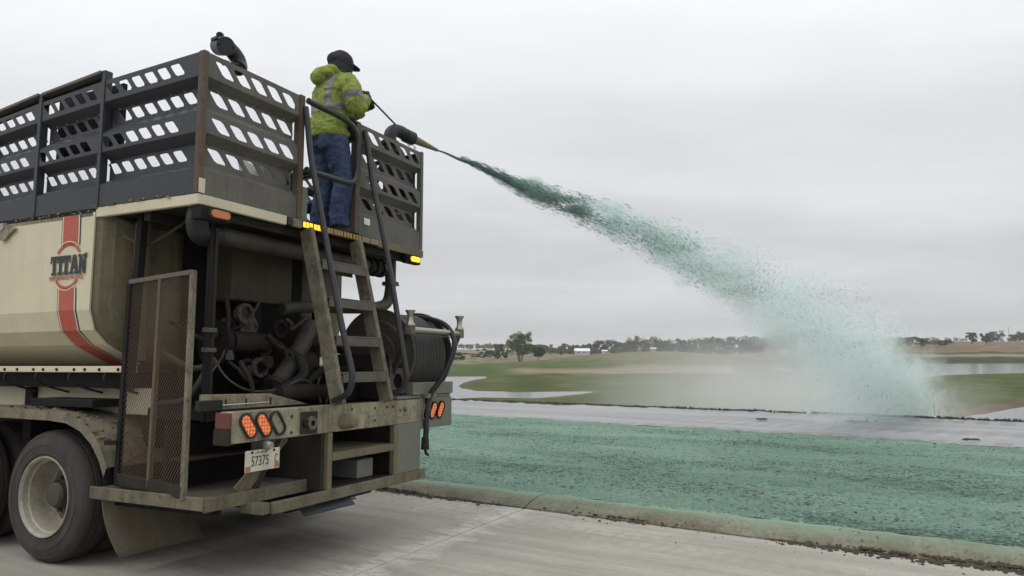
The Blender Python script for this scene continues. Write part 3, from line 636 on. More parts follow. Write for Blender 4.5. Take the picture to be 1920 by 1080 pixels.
# ---- corrugated slotted railing panels
OUT = [(3.39, 3.23), (2.995, 2.857), (2.615, 2.465)]
BANDS = [(3.39, 3.23, 0), (3.185, 3.06, 1), (2.995, 2.857, 0), (2.805, 2.66, 1), (2.615, 2.448, 0)]
SLOT = [(3.357, 3.268), (3.172, 3.085), (2.967, 2.883), (2.785, 2.702), None]
DEEP = 0.068
def panel(name, L, holes, place, mat, offs, parent=truck, top=0.0):
    mb = M()
    def q(*p): mb.add([place(*a) for a in p], [(0, 1, 2, 3) if len(p) == 4 else (0, 1, 2)])
    for bi, (z1, z0, inn) in enumerate(BANDS):
        nn = DEEP * inn
        if bi == 0: z1 += top
        e0, e1 = (0.0, L)
        if not SLOT[bi]: q((e0, nn, z0), (e1, nn, z0), (e1, nn, z1), (e0, nn, z1))
        else:
            a, b = SLOT[bi]; cnt, pitch, wd, sl, u0 = holes; u0 += offs[bi]
            q((e0, nn, a), (e1, nn, a), (e1, nn, z1), (e0, nn, z1)); q((e0, nn, z0), (e1, nn, z0), (e1, nn, b), (e0, nn, b))
            edge = [(e0, e0)]
            for i in range(cnt):
                ta = u0 + i * pitch
                tb = ta + sl
                edge += [(ta, tb), (ta + wd, tb + wd)]
                k = 0.14
                for (c1, c2, cz, oz) in ((ta, tb, a, b), (tb, ta, b, a)):
                    q((c1, nn, cz), (c1 + wd * k, nn, cz), (c1 + (c2 - c1) * k, nn, cz + (oz - cz) * k))
                    q((c1 + wd, nn, cz), (c1 + wd - wd * k, nn, cz), (c1 + wd + (c2 - c1) * k, nn, cz + (oz - cz) * k))
            edge.append((e1, e1))
            for i in range(0, len(edge), 2):
                (a1, b1), (a2, b2) = edge[i], edge[i + 1]
                q((a1, nn, a), (a2, nn, a), (b2, nn, b), (b1, nn, b))
        if bi < 4:
            z2, _, i2 = BANDS[bi + 1]; q((e0, nn, z0), (e1, nn, z0), (e1, DEEP * i2, z2), (e0, DEEP * i2, z2))
    q((0, 0, 3.39 + top), (L, 0, 3.39 + top), (L, 0.03, 3.392 + top), (0, 0.03, 3.392 + top))
    o = mb.build(name, mat, parent, None, 0, 0.006)
    # fold bolts along the recessed band
    mb = M()
    for i in range(holes[0]):
        u = holes[4] + offs[1] + holes[1] * (i + 0.5)
        for zz_ in (3.187, 3.068):
            p = Vector(place(u + (0.05 if zz_ < 3.1 else 0), DEEP - 0.006, zz_)); r = 0.008
            mb.add([p + Vector(d) * r for d in ((1,0,0),(-1,0,0),(0,1,0),(0,-1,0),(0,0,1),(0,0,-1))], [(0,2,4),(2,1,4),(1,3,4),(3,0,4),(2,0,5),(1,2,5),(3,1,5),(0,3,5)])
    tag(mb.build('bolt_heads', CHROME, o, 60), kind='stuff')
    return o
RO = (0.0, 0.022, -0.015, 0.02, 0)
panel('railing_panel', 0.860, (5, 0.1525, 0.100, 0.078, 0.055), lambda u, nn, z: (0.028 + u, nn, z), RAIL_DUSTY, RO)
panel('railing_panel', 0.920, (5, 0.1600, 0.092, 0.092, 0.078), lambda u, nn, z: (1.630 + u, nn, z), RAIL_DUSTY, RO)
def droop(y, z): return z - (z - 2.45) / 0.94 * (0.018 * y + 0.017 * y * y)
def left(y0): return lambda u, nn, z: (nn, y0 + u, droop(y0 + u, z))
def right(y0): return lambda u, nn, z: (W - nn, y0 + u, droop(y0 + u, z))
SO = (0.0, -0.055, 0.03, 0.02, 0)
for fn in (left, right):
    panel('railing_panel', 0.915, (6, 0.128, 0.086, -0.070, 0.190), fn(0.045), RAIL, SO)
    panel('railing_panel', 0.665, (5, 0.1185, 0.080, -0.068, 0.105), fn(1.002), RAIL, SO)
    panel('railing_panel', 0.665, (5, 0.1185, 0.080, -0.068, 0.105), fn(1.708), RAIL, SO)
    panel('railing_panel', 0.665, (5, 0.1185, 0.080, -0.068, 0.105), fn(2.414), RAIL, SO)
    panel('railing_panel', 0.665, (5, 0.1185, 0.080, -0.068, 0.105), fn(3.120), RAIL, SO)
for x_ in (0.0, W - 0.012): box('toe_board', DARKSTEEL, truck, x_, x_ + 0.012, 0.99, 3.80, 2.395, 2.480, 0)
# posts (angle bars)
def post(x, y, z0, z1, mat, w=0.045, d=0.045):
    mb = M(); mb.box(x, x + w, y, y + 0.010, z0, z1); mb.box(x, x + 0.010, y + 0.0105, y + d, z0, z1); return mb.build('railing_post', mat, truck, None, 0.002)
post(-0.008, -0.010, 2.455, 3.395, POST, 0.040, 0.050)
box('post_shoe', CREAM, truck, -0.010, 0.040, -0.016, -0.0105, 2.455, 2.55, 0.003)
post(0.885, -0.012, 2.455, 3.40, POST, 0.052, 0.06); post(1.565, -0.012, 2.455, 3.40, POST, 0.052, 0.06); post(2.545, -0.010, 2.455, 3.40, RAIL_DUSTY, 0.040, 0.05)
for sx_, x in ((0, -0.010), (1, W - 0.05)):
    for y, z1 in ((0.963, 3.47), (1.670, 3.46), (2.376, 3.42), (3.082, 3.38)):
        box('railing_post', RAIL, truck, x, x + 0.060, y, y + 0.036, 2.44, droop(y, z1), 0.003)
    for y0, y1 in ((1.0, 1.668), (1.707, 2.374), (2.413, 3.08)):   # tall cap rail of the forward sections
        mb = M(); za, zb = droop(y0, 3.47), droop(y1, 3.46); xo, xi = (x - 0.012, x + 0.07) if not sx_ else (x - 0.01, x + 0.072)
        mb.prism([(xo, y0, za - 0.020), (xo, y0, za), (xi, y0, za), (xi, y0, za - 0.020)], (0, y1 - y0, zb - za)); mb.build('cap_rail', RAIL_DUSTY, truck)
        mb = M(); xm = x + 0.045
        mb.prism([(xm, y0, za - 0.075), (xm, y0, za - 0.021), (xm + 0.008, y0, za - 0.021), (xm + 0.008, y0, za - 0.075)], (0, y1 - y0, zb - za)); o = mb.build('cap_web', DARKSTEEL, truck)
        mb = M()
        for i in range(7):
            t = (i + 0.6) / 7.2; p = Vector((xm - 0.004, y0 + (y1 - y0) * t, za + (zb - za) * t - 0.048)); r = 0.006
            mb.add([p + Vector(d) * r for d in ((1,0,0),(-1,0,0),(0,1,0),(0,-1,0),(0,0,1),(0,0,-1))], [(0,2,4),(2,1,4),(1,3,4),(3,0,4),(2,0,5),(1,2,5),(3,1,5),(0,3,5)])
        tag(mb.build('bolt_heads', CHROME, o), kind='stuff')
# machinery that shows through the slots
box('inner_panel', DARKSTEEL, truck, 0.150, 0.185, 0.985, 1.72, 2.87, 3.40, 0.004)
box('hatch_lid', GREYBOX, truck, 1.15, 1.45, 0.62, 0.70, 2.72, 3.02, 0.02)
box('loading_hatch', GRIME, truck, 1.35, 2.2, 1.3, 2.1, 2.44, 2.72, 0.02)
mb = M(); mb.beam((0.95, 0.35, 2.62), (1.25, 0.75, 3.0), 0.40, 0.015, (0, -0.7, 0.7)); mb.build('tilted_lid', GREYBOX, truck)
mb = M(); mb.tube(smoothpath([(0.16, 0.25, 2.46), (0.18, 0.3, 2.62), (0.30, 0.35, 2.72), (0.50, 0.38, 2.64), (0.62, 0.4, 2.46)]), 0.075, 12); mb.build('deck_hose', BLACK, truck, 60)
mb = M(); mb.tube([(0.20, 0.18, 2.45), (0.20, 0.18, 3.12)], 0.010, 8); mb.lathe([(0, 0), (0, 0.05), (0.012, 0.055), (0.02, 0.0)], (0.20, 0.18, 3.11), 'Z', 14); mb.build('gauge_stem', BLACKTUBE, truck, 50)
for i in range(4):
    mb = M(); mb.beam((1.5 + i * 0.04, 0.85, 2.5 + i * 0.16), (2.5, 0.95, 2.45 + i * 0.18), 0.05, 0.05); mb.build('inner_brace', DARKSTEEL, truck)
mb = M(); mb.beam((2.50, 0.3, 2.45), (2.45, 0.9, 3.3), 0.07, 0.07); mb.build('inner_brace', DARKSTEEL, truck)
mb = M(); mb.beam((2.50, 0.95, 2.45), (2.45, 0.35, 3.3), 0.05, 0.05); mb.build('inner_brace', DARKSTEEL, truck)
box('valve_chest', DARKSTEEL, truck, 1.95, 2.42, 0.45, 0.75, 2.45, 3.02, 0.02)
box('kick_plate', GREENGREY, truck, 0.945, 1.06, 0.05, 0.056, 2.45, 2.72, 0.002)
box('sticker', WHITEM, truck, 1.685, 1.765, -0.012, -0.008, 2.545, 2.60, 0)

# ---- gate loop and hand rails
mb = M(); mb.tube(smoothpath([(0.945, -0.03, 3.365), (1.10, -0.03, 3.362), (1.34, -0.03, 3.355), (1.48, -0.03, 3.325), (1.55, -0.03, 3.24), (1.556, -0.03, 3.10), (1.556, -0.03, 2.98), (1.53, -0.03, 2.89), (1.44, -0.03, 2.845), (1.20, -0.03, 2.835), (0.945, -0.03, 2.83)], 5), 0.024, 10)
mb.build('gate_loop', BLACKTUBE, truck, 60)
mb = M(); mb.tube(smoothpath([(0.93, -0.02, 3.31), (0.93, -0.045, 3.18), (0.93, -0.09, 2.90), (0.93, -0.187, 2.52), (0.93, -0.40, 1.70), (0.93, -0.50, 1.37), (0.93, -0.515, 1.26), (0.93, -0.475, 1.17), (0.96, -0.33, 1.115)], 5), 0.0225, 10); mb.build('hand_rail', BLACKTUBE, truck, 60)
mb = M(); mb.tube(smoothpath([(1.66, -0.02, 3.34), (1.66, -0.05, 3.20), (1.66, -0.118, 2.85), (1.66, -0.293, 2.167), (1.66, -0.455, 1.40), (1.66, -0.475, 1.27), (1.66, -0.43, 1.18), (1.63, -0.29, 1.125)], 5), 0.0225, 10); mb.build('hand_rail', BLACKTUBE, truck, 60)

# ---- ladder
ladder = empty('ladder', (0, 0, 0), 0, truck)
LT, LB = Vector((0, -0.005, 2.385)), Vector((0, -0.345, 1.085))
for x in (1.00, 1.585):
    mb = M(); mb.beam(LT + Vector((x, 0, 0)), LB + Vector((x, 0, 0)), 0.045, 0.115, (0, -1, 0)); mb.build('side_rail', LADDER, ladder, None, 0.006)
for z in (2.155, 1.872, 1.585, 1.318):
    t = (2.385 - z) / 1.3; yy = -0.005 - 0.34 * t
    mb = M(); mb.box(1.022, 1.563, yy - 0.085, yy + 0.075, z - 0.012, z); mb.box(1.022, 1.563, yy - 0.085, yy - 0.073, z - 0.075, z - 0.0125); mb.box(1.022, 1.563, yy + 0.063, yy + 0.075, z - 0.075, z - 0.0125)
    mb.build('rung', TREAD, ladder, None, 0.003)

# ---- bumper, lamps, plate
bump = M(); bump.box(0.045, 2.10, -0.325, -0.30, 0.895, 1.085); bump.box(0.045, 2.10, -0.2995, -0.22, 1.065, 1.085); bump.box(0.045, 2.10, -0.2995, -0.22, 0.895, 0.915)
bumper = bump.build('bumper', CREAM_DIRTY_DIM, truck, None, 0.005)
box('bumper_end', REDREFL, bumper, 0.028, 0.044, -0.32, -0.20, 0.985, 1.08, 0.003); box('bumper_end', GRIME, bumper, 0.026, 0.0445, -0.321, -0.19, 0.885, 0.983, 0.003)
box('lamp_box', GREENGREY, truck, 2.10, 2.62, -0.325, 0.25, 0.835, 1.09, 0.006)
def oval(name, mat, parent, cx, cz, w, h, slant, y, dep, ringw=0.0):
    def pts(w, h):
        out = []
        for i in range(24):
            a = 2 * math.pi * i / 24; r = w / 2
            px, pz = r * math.cos(a), r * math.sin(a) + (h / 2 - r) * (1 if math.sin(a) >= 0 else -1)
            c_, s_ = math.cos(slant), math.sin(slant); out.append((cx + px * c_ - pz * s_, y, cz + px * s_ + pz * c_))
        return out
    mb = M()
    if ringw:
        a, b = pts(w, h), pts(w - ringw * 2, h - ringw * 2); k = 24
        a2 = [(p[0], p[1] - dep, p[2]) for p in a]; b2 = [(p[0], p[1] - dep, p[2]) for p in b]
        mb.add(a + a2 + b2 + b, [f for i in range(k) for j in range(3) for f in [(j*k+i, j*k+(i+1)%k, (j+1)*k+(i+1)%k, (j+1)*k+i)]])
    else: mb.prism(pts(w, h), (0, -dep, 0))
    return mb.build(name, mat, parent, 40)
for k, x in enumerate((0.168, 0.296, 0.418)):
    o = oval('tail_lamp', BLACK, bumper, x, 0.996, 0.098, 0.175, 0.62, -0.326, 0.014, 0.013)
    if k < 2: oval('lens', TAIL_ON, o, x, 0.996, 0.068, 0.145, 0.62, -0.326, 0.010)
    else: oval('lens', CREAM_DIRTY_DIM, o, x, 0.996, 0.068, 0.145, 0.62, -0.3255, 0.003)
for k, x in enumerate((2.175, 2.292, 2.412)):
    o = oval('tail_lamp', DARKSTEEL if k else GREENGREY, truck, x, 0.982, 0.092, 0.165, -0.55, -0.326, 0.014, 0.012)
    oval('lens', TAIL_ON if k else GREENGREY, o, x, 0.982, 0.066, 0.138, -0.55, -0.326, 0.010 if k else 0.003)
mb = M(); mb.box(0.630, 0.800, -0.331, -0.3255, 0.905, 1.055); sock = mb.build('trailer_socket', GRIME, bumper, None, 0.003)
mb = M(); mb.lathe([(-0.016, 0.02), (-0.016, 0.045), (0.0, 0.048)], (0.735, -0.331, 0.975), 'Y', 18); mb.build('socket_cover', TREAD, sock, 40)
mb = M(); mb.lathe([(-0.014, 0.0), (-0.014, 0.026), (0.0, 0.030)], (0.675, -0.331, 0.978), 'Y', 14); mb.build('socket_plug', DARKSTEEL, sock, 40)
mb = M(); mb.lathe([(-0.11, 0.0), (-0.11, 0.026), (-0.105, 0.038), (-0.06, 0.052), (0.0, 0.058)], (1.085, -0.326, 0.965), 'Y', 20); mb.build('drain_stub', MUD, bumper, 40)
for x, z in ((0.55, 1.03), (0.55, 0.925), (1.18, 1.045), (1.205, 0.95), (1.46, 1.04), (1.46, 0.945), (1.80, 1.005), (1.87, 1.002), (1.62, 1.04), (1.70, 1.04)):
    mb = M(); mb.lathe([(-0.002, 0.0), (-0.002, 0.011), (0.001, 0.011)], (x, -0.326, z), 'Y', 10); mb.build('bolt_hole', BLACK, bumper)
# channel behind the bumper, arm of the mesh gate
mb = M(); mb.prism([(0.05, -0.06, 1.085), (0.05, -0.06, 1.185), (0.62, -0.06, 1.175), (1.02, -0.06, 1.085)], (0, 0.03, 0)); mb.build('rear_channel', CREAM_DIRTY_DIM, truck, None, 0.004)
for x in (0.16, 0.23, 0.40, 0.62): box('slot', BLACK, truck, x, x + 0.014, -0.063, -0.0605, 1.10, 1.15, 0)
box('gate_arm', GRIME, truck, -0.01, 0.17, -0.11, -0.065, 1.085, 1.15); 
mb = M(); mb.tube([(0.16, -0.10, 1.115), (0.55, -0.12, 1.118)], 0.007, 6); mb.build('gate_cable', CHROME, truck)
# number plate
plate = M().box(0.145, 0.438, -0.338, -0.334, 0.715, 0.845).build('number_plate', PLATEM, truck, None, 0.003)
REAR = Matrix(((1, 0, 0), (0, 0, -1), (0, 1, 0)))
text('plate_number', '57375', 0.088, INK, plate, (0.268, -0.3395, 0.775), REAR, 0.68); text('plate_number', 'C', 0.080, INK, plate, (0.405, -0.3395, 0.775), REAR, 0.5)
mb = M()
for i in range(9): mb.box(0.225 + i * 0.012, 0.232 + i * 0.012, -0.3395, -0.339, 0.823, 0.829 + 0.006 * (i % 3))
mb.build('plate_heading', REDREFL, plate)
for x in (0.150, 0.392): box('plate_sticker', paint('orange_sticker', (0.42, 0.16, 0.09), DUST, 0.5), plate, x, x + 0.04, -0.340, -0.3385, 0.72, 0.75, 0)
for x in (0.20, 0.385): 
    mb = M(); mb.lathe([(-0.004, 0.0), (-0.004, 0.008), (0, 0.009)], (x, -0.338, 0.832), 'Y', 8); mb.build('plate_screw', DARKSTEEL, plate)
box('plate_bracket', GRIME, truck, 0.20, 0.37, -0.333, -0.325, 0.835, 0.894, 0.003)
mb = M(); mb.lathe([(-0.05, 0.0), (-0.05, 0.020), (-0.03, 0.028), (0, 0.03)], (0.315, -0.334, 0.868), 'Y', 14); mb.build('plate_lamp', CHROME, truck, 40)

# ---- step platform, lower frame, tool cubbies
box('step_plate', TREAD, truck, 0.0, 0.92, -0.155, 0.86, 0.545, 0.565, 0.003)
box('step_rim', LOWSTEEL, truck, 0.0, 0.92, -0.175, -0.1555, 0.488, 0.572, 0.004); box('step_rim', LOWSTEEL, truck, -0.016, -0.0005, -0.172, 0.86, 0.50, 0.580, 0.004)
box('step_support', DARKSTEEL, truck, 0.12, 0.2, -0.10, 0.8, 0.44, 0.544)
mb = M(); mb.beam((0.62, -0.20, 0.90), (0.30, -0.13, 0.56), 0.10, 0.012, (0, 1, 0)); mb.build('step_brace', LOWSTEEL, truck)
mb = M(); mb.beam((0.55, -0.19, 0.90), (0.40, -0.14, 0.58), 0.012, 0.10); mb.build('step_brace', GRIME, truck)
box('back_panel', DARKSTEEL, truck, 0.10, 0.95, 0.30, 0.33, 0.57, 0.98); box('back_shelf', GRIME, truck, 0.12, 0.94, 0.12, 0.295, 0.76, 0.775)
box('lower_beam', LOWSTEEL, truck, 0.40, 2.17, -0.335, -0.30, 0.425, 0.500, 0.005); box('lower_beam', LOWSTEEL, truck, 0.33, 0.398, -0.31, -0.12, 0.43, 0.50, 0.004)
box('cubby_floor', GRIME, truck, 0.90, 2.15, -0.2995, 0.25, 0.485, 0.500, 0.002)
box('cubby_post', CREAM_SHADED, truck, 0.915, 0.965, -0.332, -0.285, 0.501, 0.894); box('cubby_post', CREAM_SHADED, truck, 1.715, 1.76, -0.332, -0.285, 0.501, 0.894)
box('cubby_shelf', CREAM_SHADED, truck, 0.967, 1.713, -0.331, 0.2, 0.695, 0.750, 0.004)
box('cubby_back', DARKSTEEL, truck, 0.90, 1.78, 0.21, 0.24, 0.501, 0.99); box('cubby_side', GRIME, truck, 0.885, 0.912, -0.30, 0.2, 0.501, 0.894); box('cubby_side', GRIME, truck, 1.762, 1.79, -0.28, 0.2, 0.501, 0.894)
box('cubby_box', GREYBOX, truck, 1.42, 1.62, -0.20, 0.05, 0.503, 0.645, 0.006)
box('side_panel', GREENGREY, truck, 1.765, 2.10, -0.328, -0.31, 0.501, 0.894, 0.004); box('side_panel', GREENGREY, truck, 2.085, 2.105, -0.309, 0.2, 0.501, 0.894)
mb = M(); mb.beam((0.72, -0.26, 0.40), (1.20, -0.30, 0.405), 0.14, 0.012, (0, -0.55, 0.8)); mb.build('hanging_flap', RAIL, truck)
box('under_tray', DARKSTEEL, truck, 0.95, 2.05, 0.0, 0.7, 0.44, 0.48)

# ---- wheels (tandem axles, dual tyres)
def wheel(cx, cy, r, side, full):
    wh = empty('wheel', (0, 0, 0), 0, truck); s = side
    tw = 0.255
    prof = [(0.030, 0.262), (0.012, 0.284), (0.007, 0.296), (0.003, 0.298), (0.003, 0.304), (0.006, 0.306), (0.0, 0.335), (0.0, 0.352), (-0.003, 0.354), (-0.003, 0.358), (0.001, 0.360), (0.004, 0.385), (0.012, 0.408), (0.010, 0.412), (0.014, 0.417), (0.018, 0.425), (0.040, 0.446), (0.060, 0.452), (0.075, 0.453), (0.078, 0.443), (0.088, 0.443), (0.091, 0.455), (0.122, 0.455), (0.125, 0.443), (0.135, 0.443), (0.138, 0.455), (0.172, 0.455), (0.175, 0.443), (0.185, 0.443), (0.188, 0.453), (0.205, 0.452), (0.22, 0.446), (0.24, 0.425), (0.252, 0.385), (0.255, 0.345), (0.249, 0.300), (0.225, 0.262)]
    for k, dx in enumerate((0.0, 0.29) if full else (0.0,)):
        mb = M(); mb.lathe([(s * (a + dx), q) for a, q in prof], (cx, cy, r), 'X', 64); mb.build('tyre', TYRE, wh, 35)
    if full:
        mb = M(); mb.lathe([(s * a, q) for a, q in ((0.030, 0.266), (0.010, 0.279), (0.000, 0.277), (0.000, 0.270), (0.016, 0.257), (0.050, 0.253), (0.058, 0.243), (0.150, 0.236), (0.185, 0.232), (0.200, 0.222), (0.202, 0.205))], (cx, cy, r), 'X', 48); mb.build('rim', RIM, wh, 30)
        mb = M(); mb.lathe([(s * a, q) for a, q in ((0.202, 0.205), (0.190, 0.180), (0.180, 0.150), (0.180, 0.0))], (cx, cy, r), 'X', 40); mb.build('wheel_disc', paint('dark_disc', (0.15, 0.135, 0.10), (0.06, 0.052, 0.04), 0.8), wh, 30)  # disc toned darker than the rim
        mb = M(); mb.lathe([(s * a, q) for a, q in ((0.178, 0.150), (0.168, 0.145), (0.162, 0.092), (0.090, 0.088), (0.070, 0.072), (0.064, 0.0))], (cx, cy, r), 'X', 28); mb.build('hub', HUBM, wh, 30)
        for i in range(10):
            a = 2 * math.pi * i / 10
            mb = M(); mb.lathe([(s * 0.135, 0.0), (s * 0.135, 0.014), (s * 0.175, 0.016)], (cx, cy + 0.118 * math.cos(a), r + 0.118 * math.sin(a)), 'X', 6); mb.build('lug_nut', HUBM, wh)
RW = 0.455
wheel(0.05, 1.45, RW, 1, True); wheel(0.05, 2.66, RW, 1, True); wheel(W - 0.05, 1.45, RW, -1, True); wheel(W - 0.05, 2.66, RW, -1, True)
for y in (1.45, 2.66):
    mb = M(); mb.lathe([(0, 0.07), (0.75, 0.08), (0.82, 0.18), (1.0, 0.22), (1.18, 0.18), (1.25, 0.08), (2.0, 0.07)], (0.3, y, RW), 'X', 18); mb.build('axle', DARKSTEEL, truck, 40)
# fender
fp = [(0.755, 0.700), (0.81, 0.80), (0.90, 0.905), (1.02, 0.985), (1.18, 1.035), (1.40, 1.055), (2.05, 1.06), (2.7, 1.055), (3.0, 1.02), (3.25, 0.92), (3.36, 0.72)]
mb = M(); k = len(fp); inner = [(a + (0.025 if a < 1.2 else (-0.02 if a > 2.9 else 0)), b - (0.012 if a < 1.2 else 0.02)) for a, b in fp]
for i in range(k - 1):
    (a, b), (c, d), (e, f), (g, h) = fp[i], fp[i + 1], inner[i], inner[i + 1]
    for x0, x1 in ((0.02, 0.64),):
        mb.add([(x0, a, b), (x1, a, b), (x1, c, d), (x0, c, d), (x0, e, f - 0.05), (x0, g, h - 0.05), (x1, e, f), (x1, g, h), (x0, e, f), (x0, g, h)], [(0, 1, 2, 3), (0, 3, 5, 4), (6, 7, 9, 8)])
mb.build('fender', BLUEDIRT, truck)
mb = M()
for i in range(260):
    t = rnd.random(); yy = 0.76 + t * 1.4; zz_ = interp(fp, yy) + 0.004; r = rnd.uniform(0.006, 0.022)
    p = Vector((rnd.uniform(0.02, 0.5), yy, zz_))
    mb.add([p + Vector((rnd.uniform(-r, r), rnd.uniform(-r, r) * 1.6, rnd.uniform(-r, r) * 0.6)) for _ in range(5)], [(0,1,2),(0,2,3),(0,3,4),(1,2,4),(2,3,4),(0,1,4)])
tag(mb.build('caked_soil', MUD, truck), kind='stuff')
box('fender_bracket', DARKSTEEL, truck, 0.10, 0.34, 1.05, 1.75, 1.075, 1.13); 
mb = M(); mb.beam((0.02, 0.78, 0.86), (0.02, 0.66, 0.865), 0.02, 0.03); mb.build('fender_bracket', DARKSTEEL, truck)
# mud flap, curling a little
mb = M(); vs = []; ny, nx = 9, 5
for j in range(ny):
    t = j / (ny - 1)
    for i in range(nx):
        u = i / (nx - 1); vs.append((0.03 + u * 0.66 + t * t * (0.09 + 0.01 * u), 0.80 - 0.09 * t * t + 0.02 * math.sin(u * 5) * t, 0.56 - 0.455 * t))
mb.add(vs, [(j*nx+i, j*nx+i+1, (j+1)*nx+i+1, (j+1)*nx+i) for j in range(ny-1) for i in range(nx-1)]); mb.build('mud_flap', MUDFLAP, truck, 60, 0, 0.010)
mb = M(); mb.add([(x + 1.78, y, z) for x, y, z in vs], [(j*nx+i, j*nx+i+1, (j+1)*nx+i+1, (j+1)*nx+i) for j in range(ny-1) for i in range(nx-1)]); mb.build('mud_flap', MUDFLAP, truck, 60, 0, 0.010)

# ---- expanded-metal gate on the left rear
gate = empty('mesh_gate', (0, 0, 0), 0, truck)
GA, GB = Vector((-0.012, -0.005, 0.0)), Vector((0.075, 0.715, 0.0))      # rear and front edge in plan
gu = (GB - GA); gl = gu.length; gu.normalize()
def gp(u, z, off=0.0): return GA + gu * u + Vector((0, 0, z)) + Vector((-gu.y, gu.x, 0)) * off
def gbar(u0, z0, u1, z1, w, mat, nm='gate_frame'):
    mb = M(); mb.beam(gp(u0, z0), gp(u1, z1), w, 0.03, Vector((-gu.y, gu.x, 0))); return mb.build(nm, mat, gate, None, 0.003)
gbar(0.0, 0.555, 0.0, 1.955, 0.038, LADDER); gbar(gl, 0.58, gl - 0.03, 1.915, 0.045, DARKSTEEL); gbar(0.0, 1.945, gl - 0.03, 1.925, 0.030, TREAD)
gbar(0.0, 0.60, gl, 0.625, 0.075, GRIME); gbar(gl * 0.5, 0.60, gl * 0.47, 1.93, 0.028, MESHM, 'gate_stile')
mb = M(); cw, ch, sw = 0.0260, 0.0185, 0.0062
nu, nz = int(gl / cw), int(1.30 / ch)
for j in range(nz):
    for i in range(nu):
        u = i * cw + (cw / 2 if j % 2 else 0); z = 0.63 + j * ch
        if u + cw > gl - 0.01: continue
        for (ua, ub) in ((u, u + cw / 2), (u + cw, u + cw / 2)):
            a, b = gp(ua, z, 0.004), gp(ub, z + ch, -0.004)
            dz = Vector((0, 0, sw)); mb.add([a, b, b + dz, a + dz], [(0, 1, 2, 3)])
tag(mb.build('expanded_mesh', MESHM, gate), kind='stuff')

# ---- underdeck machinery
def pipe(name, pts, r, mat=GRIMEPIPE, n=14, k=6): return M().tube(smoothpath(pts, k), r, n).build(name, mat, truck, 60)
pipe('deck_pipe', [(0.36, 0.22, 2.262), (0.8, 0.24, 2.262), (1.5, 0.26, 2.262), (2.10, 0.27, 2.262)], 0.066)
pipe('hose_elbow', [(0.10, 0.10, 2.38), (0.09, 0.10, 2.30), (0.13, 0.13, 2.235), (0.22, 0.18, 2.225), (0.30, 0.205, 2.245), (0.36, 0.22, 2.262)], 0.070, BLACK)
for x in (2.10, 2.20, 2.30):
    mb = M(); mb.lathe([(-0.02, 0.06), (-0.02, 0.085), (0.02, 0.085), (0.02, 0.06)], (x, 0.27, 2.262), 'X', 18); mb.build('pipe_flange', GRIME, truck, 40)
pipe('discharge_elbow', [(2.10, 0.27, 2.262), (2.30, 0.27, 2.262), (2.43, 0.27, 2.262)], 0.055)
pipe('drop_pipe', [(2.47, 0.27, 2.39), (2.47, 0.27, 2.22), (2.47, 0.27, 2.08), (2.42, 0.27, 1.955), (2.28, 0.28, 1.90), (2.0, 0.32, 1.875), (1.5, 0.40, 1.85), (1.25, 0.45, 1.82)], 0.052)
mb = M(); mb.lathe([(-0.015, 0.05), (-0.015, 0.078), (0.015, 0.078), (0.015, 0.05)], (2.47, 0.27, 2.135), 'Z', 18); mb.box(2.53, 2.60, 0.26, 0.28, 2.125, 2.145); mb.build('pipe_clamp', GRIMEPIPE, truck, 40)
mb = M(); mb.beam((2.24, 0.16, 2.28), (2.27, 0.10, 2.10), 0.022, 0.012); mb.build('valve_lever', CHROME, truck)
box('shade_sheet', DARKSTEEL, truck, 0.55, 1.80, 0.74, 0.77, 1.08, 2.38)  # added dark sheet standing in for the shade before the tank head
box('cross_member', DARKSTEEL, truck, 0.36, 2.30, 0.80, 0.88, 0.55, 1.30); box('cross_member', DARKSTEEL, truck, 0.30, 2.30, 2.05, 2.15, 0.5, 1.2)
box('control_box', GREASY_SHADED, truck, 0.73, 1.36, 0.45, 0.70, 1.85, 2.28, 0.01)
box('frame_post', DARKSTEEL, truck, 0.185, 0.215, 0.08, 0.11, 1.0, 2.39); box('frame_post', GRIME, truck, 0.235, 0.262, 0.09, 0.115, 1.0, 2.28)
for z_ in (1.45, 1.58): box('post_clamp', GRIMEPIPE, truck, 0.18, 0.27, 0.075, 0.12, z_, z_ + 0.03)
mb = M(); mb.beam((0.12, 0.66, 2.39), (0.11, 0.70, 1.20), 0.05, 0.05); mb.build('frame_post', DARKSTEEL, truck)
pipe('vent_pipe', [(0.22, 0.78, 2.36), (0.22, 0.78, 2.1), (0.22, 0.78, 1.4)], 0.055, CREAM_SHADED)
pipe('deck_wire', [(0.08, 0.80, 2.25), (0.14, 0.70, 2.20), (0.20, 0.62, 2.22), (0.33, 0.45, 2.39)], 0.012, GRIMEPIPE)
mb = M(); mb.tube([(0.18, 0.62, 2.37), (0.62, 0.40, 2.36)], 0.010, 6); mb.build('deck_wire', BLACK, truck)
box('frame_post', DARKSTEEL, truck, 1.02, 1.08, 0.50, 0.56, 0.95, 1.86); box('frame_post', DARKSTEEL, truck, 1.86, 1.92, 0.62, 0.68, 0.95, 2.39)
mb = M(); mb.lathe([(0.0, 0.0), (0.0, 0.165), (0.03, 0.175), (0.05, 0.165), (0.05, 0.14), (0.07, 0.14), (0.07, 0.0)], (0.62, 0.50, 1.52), 'X', 30); mb.build('drive_pulley', DARKSTEEL, truck, 35)
mb = M(); mb.lathe([(0.0, 0.0), (0.0, 0.085), (0.22, 0.085), (0.22, 0.06), (0.30, 0.075), (0.36, 0.075), (0.38, 0.04), (0.44, 0.04), (0.44, 0)], (0.72, 0.45, 1.54), 'X', 20); mb.build('hydraulic_motor', GRIME, truck, 35)
mb = M(); mb.box(0.80, 0.93, 0.42, 0.432, 1.62, 1.80); mb.build('motor_bracket', GRIMEPIPE, truck)
